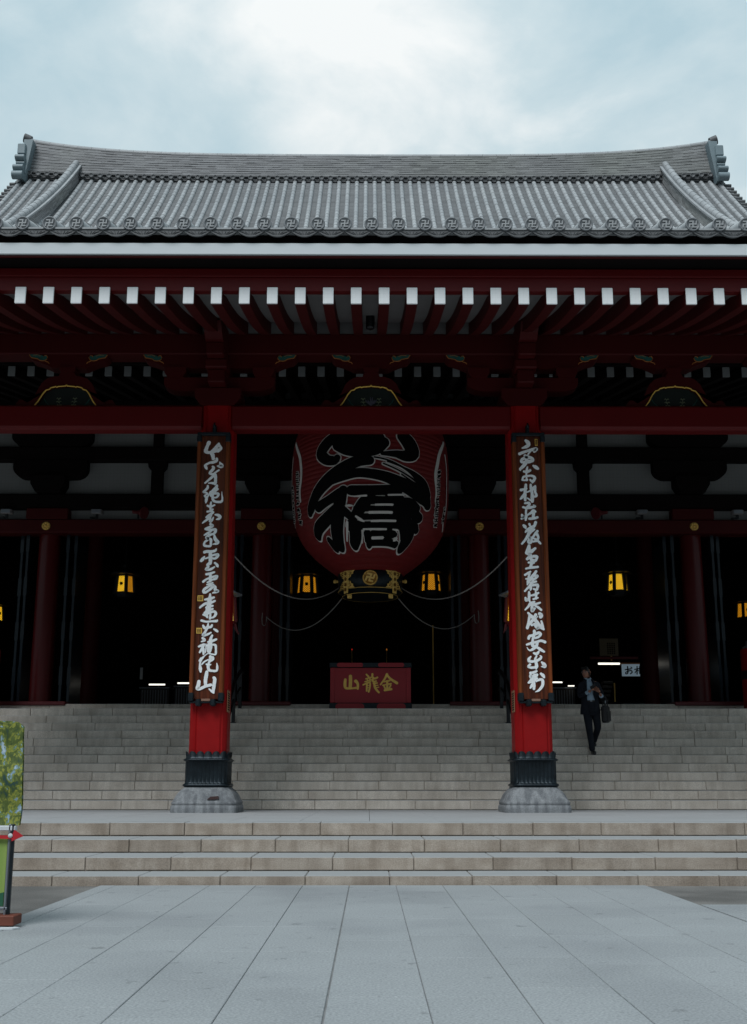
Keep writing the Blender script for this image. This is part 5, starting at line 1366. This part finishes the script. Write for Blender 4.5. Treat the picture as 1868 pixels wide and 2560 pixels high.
# ------------------------------------------------------------------ handrails
def stair_z(y): return .535 + R_ * (int((y - ZB) / T_) + 1)
for x, lab in ((-2.80, 'black iron handrail on the stairs behind the two-seal plaque pillar'), (2.87, 'black iron handrail on the stairs behind the one-seal plaque pillar')):
    t = thing('handrail', (x, 21.5, stair_z(21.0)), lab, 'handrail', 'handrails on the staircase')
    for y in (20.95, 22.02, 23.1):
        z0 = stair_z(y) if y < YF else FLOOR
        mb = MB(); mb.box(x - .035, x + .035, y - .035, y + .035, z0, z0 + .86, bev=.008)
        mb.box(x - .06, x + .06, y - .06, y + .06, z0, z0 + .02); mb.build('post', M['iron'], t)
    for dz, r in ((.86, .038), (.5, .022)):
        mb = MB(); mb.tube([(x, 20.6, stair_z(20.95) + dz - .2), (x, 20.95, stair_z(20.95) + dz), (x, 22.02, stair_z(22.02) + dz), (x, 23.1, FLOOR + dz), (x, 23.5, FLOOR + dz)], r, 10)
        mb.build('rail', M['iron'], t)

# ------------------------------------------------------------------ banner stand, near left
def ramp_mat(name, scale, stops, rough=.6, voro=None, stretch=(1, 1, 1), distort=1.0):
    m = bpy.data.materials.new(name); m.use_nodes = True; t = m.node_tree; b = t.nodes['Principled BSDF']
    b.inputs['Roughness'].default_value = rough
    tc = t.nodes.new('ShaderNodeTexCoord'); mp = t.nodes.new('ShaderNodeMapping'); mp.inputs['Scale'].default_value = stretch
    t.links.new(tc.outputs['Object'], mp.inputs[0])
    n = t.nodes.new('ShaderNodeTexNoise'); n.inputs['Scale'].default_value = scale; n.inputs['Detail'].default_value = 5; n.inputs['Distortion'].default_value = distort
    t.links.new(mp.outputs[0], n.inputs['Vector']); fac = n.outputs['Fac']
    if voro:
        v = t.nodes.new('ShaderNodeTexVoronoi'); v.inputs['Scale'].default_value = voro; t.links.new(mp.outputs[0], v.inputs['Vector'])
        sp = t.nodes.new('ShaderNodeSeparateColor'); t.links.new(v.outputs['Color'], sp.inputs[0])
        a = t.nodes.new('ShaderNodeMath'); a.operation = 'MULTIPLY_ADD'; a.inputs[1].default_value = .16; t.links.new(sp.outputs[0], a.inputs[0]); t.links.new(fac, a.inputs[2]); fac = a.outputs[0]
    r = t.nodes.new('ShaderNodeValToRGB'); els = r.color_ramp.elements
    while len(els) > 1: els.remove(els[-1])
    els[0].position, els[0].color = stops[0][0], (*stops[0][1], 1)
    for p, c in stops[1:]:
        e_ = els.new(p); e_.color = (*c, 1)
    t.links.new(fac, r.inputs[0]); t.links.new(r.outputs[0], b.inputs['Base Color']); return m
BX, BY = -2.487, 7.75
t = thing('banner_stand', (BX - .35, BY, 0), 'banner stand with leaf poster, red arrow board and green lower banner', 'banner')
mb = MB(); nn = 14; vs = []; fs = []
top = lambda u: 1.425 - .04 * max(0, (u - .86) / .14) ** 2.5
for j in range(nn + 1):
    for i in range(nn + 1):
        u, v = i / nn, j / nn
        x = BX - .74 * (1 - u); z = .69 + (top(u) - .69) * v
        vs.append((x + (.012 * sin(v * 5) if i == nn else 0), BY + .012 * sin(u * 9 + v * 4) + .01 * sin(v * 11), z))
for j in range(nn):
    for i in range(nn): fs.append((j * (nn + 1) + i, j * (nn + 1) + i + 1, (j + 1) * (nn + 1) + i + 1, (j + 1) * (nn + 1) + i))
mb.add(vs, fs, True); mb.add([(a, b + .03, c) for a, b, c in vs], [tuple(reversed(f)) for f in fs], True)
mb.build('leaf_poster', ramp_mat('leaf_picture', 9.0, [(.36, (.015, .055, .05)), (.46, (.06, .09, .012)), (.56, (.10, .14, .03)), (.60, (.30, .30, .04)), (.66, (.10, .16, .03)), (.71, (.22, .34, .44)), (.80, (.45, .55, .62))], voro=60, stretch=(1.0, 1, .8), distort=1.2), t)
mb = MB(); mb.box(BX - .75, BX - .02, BY - .012, BY + .035, .652, .689, bev=.006); mb.build('white_hem', M['paper'], t)
mb = MB(); rr_ = random.Random(5); NX, NY = 22, 8; vs = []; fs = []
for i in range(NX + 1):
    for k in range(NY):
        th = 2 * pi * k / NY; u = i / NX
        r_w = .035 * (1 - u ** 6) * (1 + rr_.uniform(-.35, .35)) + .004
        vs.append((BX - .74 + u * .56, BY + .015 + r_w * cos(th), 1.435 - .03 * u + r_w * 1.1 * sin(th) + rr_.uniform(-.006, .006)))
for i in range(NX):
    for k in range(NY): fs.append((i * NY + k, i * NY + (k + 1) % NY, (i + 1) * NY + (k + 1) % NY, (i + 1) * NY + k))
fs += [tuple(range(NY)), tuple(range(NX * NY, NX * NY + NY))]
mb.add(vs, fs)
mb.build('plastic_wrap', mat('crumpled_plastic', (.55, .6, .63), .3, .15, 20, .5, 30), t)
mb = MB()
mb.prism([(BX - .75, .615), (BX - .035, .598), (BX - .035, .582), (BX + .045, .618), (BX - .02, .660), (BX - .035, .622), (BX - .75, .634)], BY - .03, BY - .018)
ar = sub(mb.build('arrow_board', mat('bright_red_board', (.42, .012, .02), .5, .08, 4), t))
mb = MB(); mb.lathe([(BY - .034, .0), (BY - .034, .016), (BY - .031, .016)], (BX - .045, 0, .621), 20, axis='Y', caps=False); mb.build('white_disc', M['paper'], ar)
mb = MB(); mb.box(BX - .75, BX - .072, BY, BY + .012, .14, .60); lo = sub(mb.build('green_banner', ramp_mat('green_cloth', .8, [(.3, (.17, .27, .05)), (.7, (.30, .40, .10))], stretch=(6, 1, .6)), t))
mb = MB(); mb.prism([(BX - .75, .14), (BX - .074, .14), (BX - .074, .235), (BX - .2, .20), (BX - .4, .17), (BX - .75, .2)], BY - .006, BY - .001); mb.build('dark_green_border', mat('deep_green_cloth', (.012, .09, .045), .7), lo)
for dx, m_, w_ in ((-.060, 'steel', .008), (-.036, 'navy', .010)):
    mb = MB(); mb.box(BX + dx - w_, BX + dx + w_, BY - .012, BY + .018, .06, .70, bev=.004); mb.build('pole', M[m_], t)
mb = MB(); mb.box(BX - .75, BX - .04, BY - .012, BY + .02, .115, .135, bev=.004); mb.build('bottom_bar', M['steel'], t)
mb = MB(); mb.box(BX - .60, BX + .035, BY - .09, BY + .09, .018, .085, bev=.006); mb.build('foot_block', mat('red_brown_wood', (.14, .035, .018), .7, .2, 5), t)
mb = MB(); mb.prism([(BX - .22, BY - .20), (BX + .05, BY - .15), (BX + .085, BY - .10), (BX - .04, BY + .02), (BX - .32, BY + .02)], .001, .012, axis='Z')
tag(mb.build('paper_sheet', M['paper']), 'white sheet of paper under the red-brown foot of the banner stand', 'paper')

# ------------------------------------------------------------------ the man coming down the stairs
def skin_mesh(verts, edges, sub_=2, root=0):
    """verts (x, y, z, radius); returns the evaluated skin surface as (verts, faces)"""
    me = bpy.data.meshes.new('tmp'); me.from_pydata([v[:3] for v in verts], edges, [])
    o = bpy.data.objects.new('tmp', me); COL.objects.link(o)
    o.modifiers.new('s', 'SKIN')
    for i, v in enumerate(verts):
        d = me.skin_vertices[0].data[i]
        r = v[3]; d.radius = r if isinstance(r, tuple) else (r, r); d.use_root = (i == root)
    sd_ = o.modifiers.new('d', 'SUBSURF'); sd_.levels = sub_; sd_.render_levels = sub_
    bpy.context.view_layer.update()
    ev = o.evaluated_get(bpy.context.evaluated_depsgraph_get()); m2 = ev.to_mesh()
    vv = [tuple(v.co) for v in m2.vertices]; ff = [tuple(p.vertices) for p in m2.polygons]
    ev.to_mesh_clear(); bpy.data.objects.remove(o); bpy.data.meshes.remove(me)
    return vv, ff
MX, MY, MZ = 4.38, 20.97, stair_z(20.97)
def W(p): return (MX + p[0], MY + p[1], MZ + p[2])
def addw(mb, vv, ff, smooth=True): mb.add([W(v) for v in vv], ff, smooth)
man = thing('person', (MX, MY, MZ), 'man in dark suit and pale blue shirt walking down the stairs, head turned aside', 'person')
skinm = mat('skin', (.30, .135, .085), .55, .06, 10)
suit = mat('black_navy_suit_cloth', (.010, .012, .018), .85, .2, 8, .2, 60, spec=.2)
shirtm = mat('pale_blue_shirt', (.27, .37, .47), .8, .06, 14, .25, 18)
hairm = mat('black_hair', (.006, .005, .005), .5, .2, 20)
mb = MB()
HC = Vector((-.088, -.02, 1.605))
body = [(-.01, .01, .90, .065), (-.02, .01, 1.05, .09), (-.03, .01, 1.22, .12), (-.04, .01, 1.36, .11), (-.055, .0, 1.45, .058), (-.075, -.01, 1.53, .052), (-.085, -.012, 1.585, .06),
        (-.19, .0, 1.385, .05), (-.215, -.02, 1.14, .038), (-.085, -.19, 1.215, .027), (-.045, -.215, 1.245, .026),
        (.115, .0, 1.395, .05), (.20, -.03, 1.135, .038), (.155, -.175, 1.14, .027), (.125, -.215, 1.19, .026),
        (-.085, .01, .80, .055), (-.06, -.04, .46, .040), (-.012, .005, .10, .026), (-.005, -.08, .045, .022),
        (.070, .01, .80, .055), (.10, -.02, .53, .040), (.066, .265, .275, .026), (.06, .19, .215, .022)]
bed_ = [(0, 1), (1, 2), (2, 3), (3, 4), (4, 5), (5, 6), (3, 7), (7, 8), (8, 9), (9, 10), (3, 11), (11, 12), (12, 13), (13, 14), (0, 15), (15, 16), (16, 17), (17, 18), (0, 19), (19, 20), (20, 21), (21, 22)]
addw(mb, *skin_mesh(body, bed_))
# head: shaped ellipsoid turned towards the left of the picture
YAWH = radians(-38)
fwd = Vector((sin(YAWH), -cos(YAWH), -.04)).normalized(); rgt = Vector((cos(YAWH), sin(YAWH), 0)); upv = Vector((0, 0, 1))
def HP(f, r, u): return tuple(HC + fwd * f + rgt * r + upv * u)
nv, nu = 16, 20; vs = []; fs = []
for i in range(nv + 1):
    ph = pi * i / nv
    for k in range(nu):
        th = 2 * pi * k / nu
        f, r, u = sin(ph) * cos(th), sin(ph) * sin(th), cos(ph)
        F_, R2, U_ = f * .096, r * .075, u * .118
        if u < 0:
            R2 *= 1 - .28 * (-u); F_ *= 1 - .10 * (-u)
            if f > .3: F_ += .008 * (-u)
        if f > .75 and abs(r) < .35 and -.25 < u < .2: F_ += .006
        if f > .6 and .2 < abs(r) < .6 and .0 < u < .2: F_ -= .008
        vs.append(HP(F_, R2, U_))
for i in range(nv):
    for k in range(nu): fs.append((i * nu + k, i * nu + (k + 1) % nu, (i + 1) * nu + (k + 1) % nu, (i + 1) * nu + k))
addw(mb, vs, fs)
def small(mb, fn, pts, r, n=6): mb.tube([W(fn(*p)) for p in pts], r, n)
small(mb, HP, [(.092, 0, .025), (.106, 0, -.005), (.115, 0, -.026), (.098, 0, -.036)], [.007, .010, .013, .008])
for sg in (-1, 1):
    small(mb, HP, [(-.004, sg * .073, .022), (-.010, sg * .086, .024), (-.012, sg * .088, .0), (-.006, sg * .082, -.022), (.002, sg * .074, -.034)], [.006, .011, .012, .010, .006])
# hands: palm, four bent fingers of unequal length, thumb at the side
def hand(palm, d, side, curl):
    palm = Vector(palm); d = Vector(d).normalized(); s_ = Vector(side).normalized(); n_ = d.cross(s_).normalized() * curl
    ps = [tuple(palm - d * .035) + (.024,), tuple(palm) + (.028,), tuple(palm + d * .03) + (.025,)]
    addw(mb, *skin_mesh(ps, [(0, 1), (1, 2)], 2))
    for k, ln in enumerate((.062, .072, .068, .052)):
        b0 = palm + d * .036 + s_ * (-.027 + .018 * k)
        c = [b0 - d * .015, b0 + d * ln * .45 + n_ * .006, b0 + d * ln * .75 + n_ * .024, b0 + d * ln * .8 + n_ * .045]
        addw(mb, *skin_mesh([tuple(p) + (r_,) for p, r_ in zip(c, (.009, .0088, .008, .0065))], [(0, 1), (1, 2), (2, 3)], 1))
    b0 = palm - s_ * .028
    c = [b0 + s_ * .01, b0 - s_ * .014 + d * .02 + n_ * .01, b0 - s_ * .012 + d * .045 + n_ * .022]
    addw(mb, *skin_mesh([tuple(p) + (r_,) for p, r_ in zip(c, (.011, .010, .008))], [(0, 1), (1, 2)], 1))
hand((-.015, -.225, 1.262), (.9, -.1, .25), (.2, .1, -1), -1)
hand((.105, -.225, 1.225), (-.75, -.15, .5), (-.3, .1, -1), 1)
mb.build('body', skinm, man)
mb = MB()
# hair: cap over the skull with a fringe
vs = []; fs = []
for i in range(9):
    ph = pi * .5 * i / 8
    for k in range(nu):
        th = 2 * pi * k / nu
        f, r, u = sin(ph) * cos(th), sin(ph) * sin(th), cos(ph)
        drop = .0 if f > .2 else -.045 * (sin(ph) ** 3) * (1 - max(0, f))
        if f > .40: u = max(u, .60)
        elif abs(f) < .4 and u < .45: u = u - .14
        rg = 1.0 + .03 * sin(7 * th + 3 * ph)
        vs.append(HP(f * .102 * rg, r * .081 * rg, u * .127 * rg + drop))
for i in range(8):
    for k in range(nu): fs.append((i * nu + k, i * nu + (k + 1) % nu, (i + 1) * nu + (k + 1) % nu, (i + 1) * nu + k))
fs.append(tuple(range(8 * nu, 9 * nu)))
addw(mb, vs, fs)
for k in range(7):
    r = -.06 + k * .02
    small(mb, HP, [(.055, r, .108), (.088, r * .9 + .006, .088), (.097, r * .9 + .014, .062)], [.014, .011, .004], 6)
mb.build('hair', hairm, man)
mb = MB()
for sg in (-1, 1):
    small(mb, HP, [(.085, sg * .016, .034), (.088, sg * .035, .037), (.078, sg * .052, .030)], [.004, .005, .003], 5)
    small(mb, HP, [(.090, sg * .022, .012), (.090, sg * .036, .012)], [.005, .005], 6)
mb.build('eyes_and_brows', hairm, man)
mb = MB(); small(mb, HP, [(.098, -.022, -.062), (.105, 0, -.060), (.098, .022, -.062)], [.003, .0055, .003], 6)
mb.build('mouth', mat('lips', (.20, .06, .05), .5), man)
mb = MB()
for sg in (-1, 1):
    mb.tube([W(HP(.102, sg * .032 + .023 * cos(2 * pi * k / 14), .010 + .018 * sin(2 * pi * k / 14))) for k in range(15)], .0022, 5, caps=False)
    small(mb, HP, [(.100, sg * .055, .012), (.05, sg * .080, .016), (.0, sg * .082, .018)], .002, 5)
small(mb, HP, [(.104, -.009, .013), (.104, .009, .013)], .002, 5)
mb.build('glasses', M['steel'], man)
# shirt: torso and collar
def rings(mb, rs, a0=0.0, a1=2 * pi, n=28, closed=True):
    vs = []; fs = []
    for z, cx, cy, a, b, g0, g1 in rs:
        for k in range(n + (0 if closed else 1)):
            if closed: th = 2 * pi * k / n
            else: th = g0 + (2 * pi - g0 - g1) * k / n
            # th measured from the front (-y)
            vs.append((cx + a * sin(th), cy - b * cos(th), z))
    m = n if closed else n + 1
    for i in range(len(rs) - 1):
        for k in range(m if closed else m - 1):
            fs.append((i * m + k, i * m + (k + 1) % m, (i + 1) * m + (k + 1) % m, (i + 1) * m + k))
    addw(mb, vs, fs)
mb = MB()
rings(mb, [(.97, -.015, .0, .150, .112, 0, 0), (1.03, -.02, .0, .152, .118, 0, 0), (1.08, -.02, .0, .150, .112, 0, 0), (1.22, -.03, .0, .162, .120, 0, 0), (1.36, -.04, .0, .165, .112, 0, 0), (1.43, -.05, .0, .10, .085, 0, 0), (1.49, -.062, -.005, .062, .062, 0, 0)])
for sg in (-1, 1):
    mb.tube([W((-.062 + sg * .058, .0, 1.505)), W((-.060 + sg * .045, -.055, 1.49)), W((-.055 + sg * .018, -.088, 1.45)), W((-.052 + sg * .05, -.102, 1.415))], [.016, .018, .017, .004], 6)
# cuffs
mb.tube([W((-.125, -.15, 1.195)), W((-.085, -.192, 1.216))], [.040, .038], 12)
mb.tube([W((.168, -.135, 1.136)), W((.152, -.182, 1.146))], [.042, .040], 12)
for z in (1.12, 1.2, 1.28, 1.36): mb.lathe([(-.004, .005), (0, .006)], W((-.03, -.127, z)), 8, axis='Y')
mb.build('shirt', shirtm, man)
mb = MB()
jr = [(.795, -.03, .01, .198, .142, .30, .30), (.90, -.03, .005, .190, .140, .32, .34), (1.02, -.025, .0, .176, .136, .40, .50), (1.10, -.025, .0, .172, .134, .44, .52), (1.22, -.03, .0, .184, .138, .42, .46), (1.34, -.035, .0, .20, .132, .36, .36), (1.405, -.04, .0, .185, .118, .34, .34), (1.45, -.05, .0, .118, .098, .4, .4), (1.485, -.06, .0, .075, .075, .55, .55)]
rings(mb, jr, n=36, closed=False)
rings(mb, [(z, cx, cy, a - .012, b - .012, g0, g1) for z, cx, cy, a, b, g0, g1 in jr], n=36, closed=False)
addw(mb, *skin_mesh([(-.13, .0, 1.405, .062), (-.195, .0, 1.375, .066), (-.225, -.005, 1.25, .060), (-.228, -.02, 1.135, .056), (-.165, -.11, 1.17, .050), (-.118, -.158, 1.198, .044)], [(0, 1), (1, 2), (2, 3), (3, 4), (4, 5)]))
addw(mb, *skin_mesh([(.06, .0, 1.415, .062), (.12, .0, 1.385, .066), (.175, -.01, 1.25, .060), (.208, -.03, 1.13, .058), (.190, -.09, 1.128, .052), (.170, -.135, 1.135, .047)], [(0, 1), (1, 2), (2, 3), (3, 4), (4, 5)]))
# lapels
for sg, c in ((-1, -.055), (1, -.035)):
    mb.tube([W((-.06 + sg * .075, -.03, 1.485)), W((-.05 + sg * .082, -.105, 1.41)), W((c + sg * .075, -.138, 1.30)), W((c + sg * .06, -.148, 1.17)), W((c + sg * .075, -.15, 1.08))], [.016, .026, .024, .016, .010], 6)
mb.build('jacket', suit, man)
mb = MB()
tr_ = [(-.01, .0, .93, .135), (-.09, .0, .80, .098), (-.072, -.045, .48, .070), (-.03, -.01, .16, .060), (-.016, .0, .060, .066), (.075, .0, .80, .098), (.10, -.035, .53, .072), (.075, .20, .33, .058), (.064, .268, .245, .062)]
addw(mb, *skin_mesh(tr_, [(0, 1), (1, 2), (2, 3), (3, 4), (0, 5), (5, 6), (6, 7), (7, 8)]))
rings(mb, [(.76, -.012, .005, .142, .104, 0, 0), (.84, -.015, .0, .156, .116, 0, 0), (1.035, -.018, .0, .156, .122, 0, 0)])
mb.build('trousers', suit, man)
mb = MB(); rings(mb, [(1.028, -.018, .0, .158, .1235, 0, 0), (1.058, -.018, .0, .158, .1235, 0, 0)]); be = mb.build('belt', hairm, man); sub(be)
mb = MB(); mb.box(*(MX - .052, MX - .012, MY - .130, MY - .122, MZ + 1.030, MZ + 1.056), bev=.003); mb.build('buckle', M['steel'], be)
shoem = mat('black_leather', (.008, .008, .009), .3, .1, 8)
for pts in ([(-.008, .045, .052, .044), (-.006, .0, .056, .050), (-.004, -.09, .042, .044), (-.004, -.165, .028, .030)], [(.062, .285, .222, .044), (.062, .24, .226, .050), (.06, .16, .210, .044), (.058, .09, .196, .030)]):
    mb = MB(); addw(mb, *skin_mesh(pts, [(0, 1), (1, 2), (2, 3)])); mb.build('shoe', shoem, man)
# what he holds
t = thing('phone', W((.0, -.245, 1.31)), 'small dark phone in the hands of the man in the suit', 'phone')
A_ = Matrix.Translation(W((-.012, -.262, 1.315))) @ Matrix.Rotation(radians(-35), 4, 'Y') @ Matrix.Rotation(radians(30), 4, 'X')
mb = MB(); mb.box(-.062, .062, -.006, .006, -.034, .034, bev=.005, M=A_); mb.build('case', hairm, t)
mb = MB(); mb.box(-.055, .055, -.0085, -.0063, -.029, .029, M=A_); mb.build('screen', M['iron'], t)
bag = thing('briefcase', W((.285, .02, .62)), 'black soft briefcase hanging from the forearm of the man in the suit', 'bag')
bagm = mat('black_bag_nylon', (.007, .007, .009), .6, .2, 8, .3, 40)
A_ = Matrix.Translation(W((.275, .03, .80))) @ Matrix.Rotation(radians(66), 4, 'Z') @ Matrix.Rotation(radians(-3), 4, 'Y')
mb = MB(); mb.box(-.19, .19, -.055, .055, -.17, .165, bev=.035, M=A_); bb = mb.build('case', bagm, bag)
mb = MB(); mb.box(-.155, .155, -.075, -.052, -.14, .06, bev=.02, M=A_); mb.build('front_pocket', bagm, bag)
mb = MB()
for yy in (-.03, .03):
    mb.tube([tuple(A_ @ Vector(p)) for p in ((-.08, yy, .15), (-.075, yy, .26), (-.03, yy * .4, .335), (.02, yy * .4, .335), (.07, yy, .26), (.08, yy, .15))], .011, 7)
mb.build('handle', bagm, bag)
mb = MB(); mb.tube([W((.255, -.07, 1.05)), W((.258, -.075, 1.00))], .012, 6); mb.build('strap_clip', M['steel'], bag)
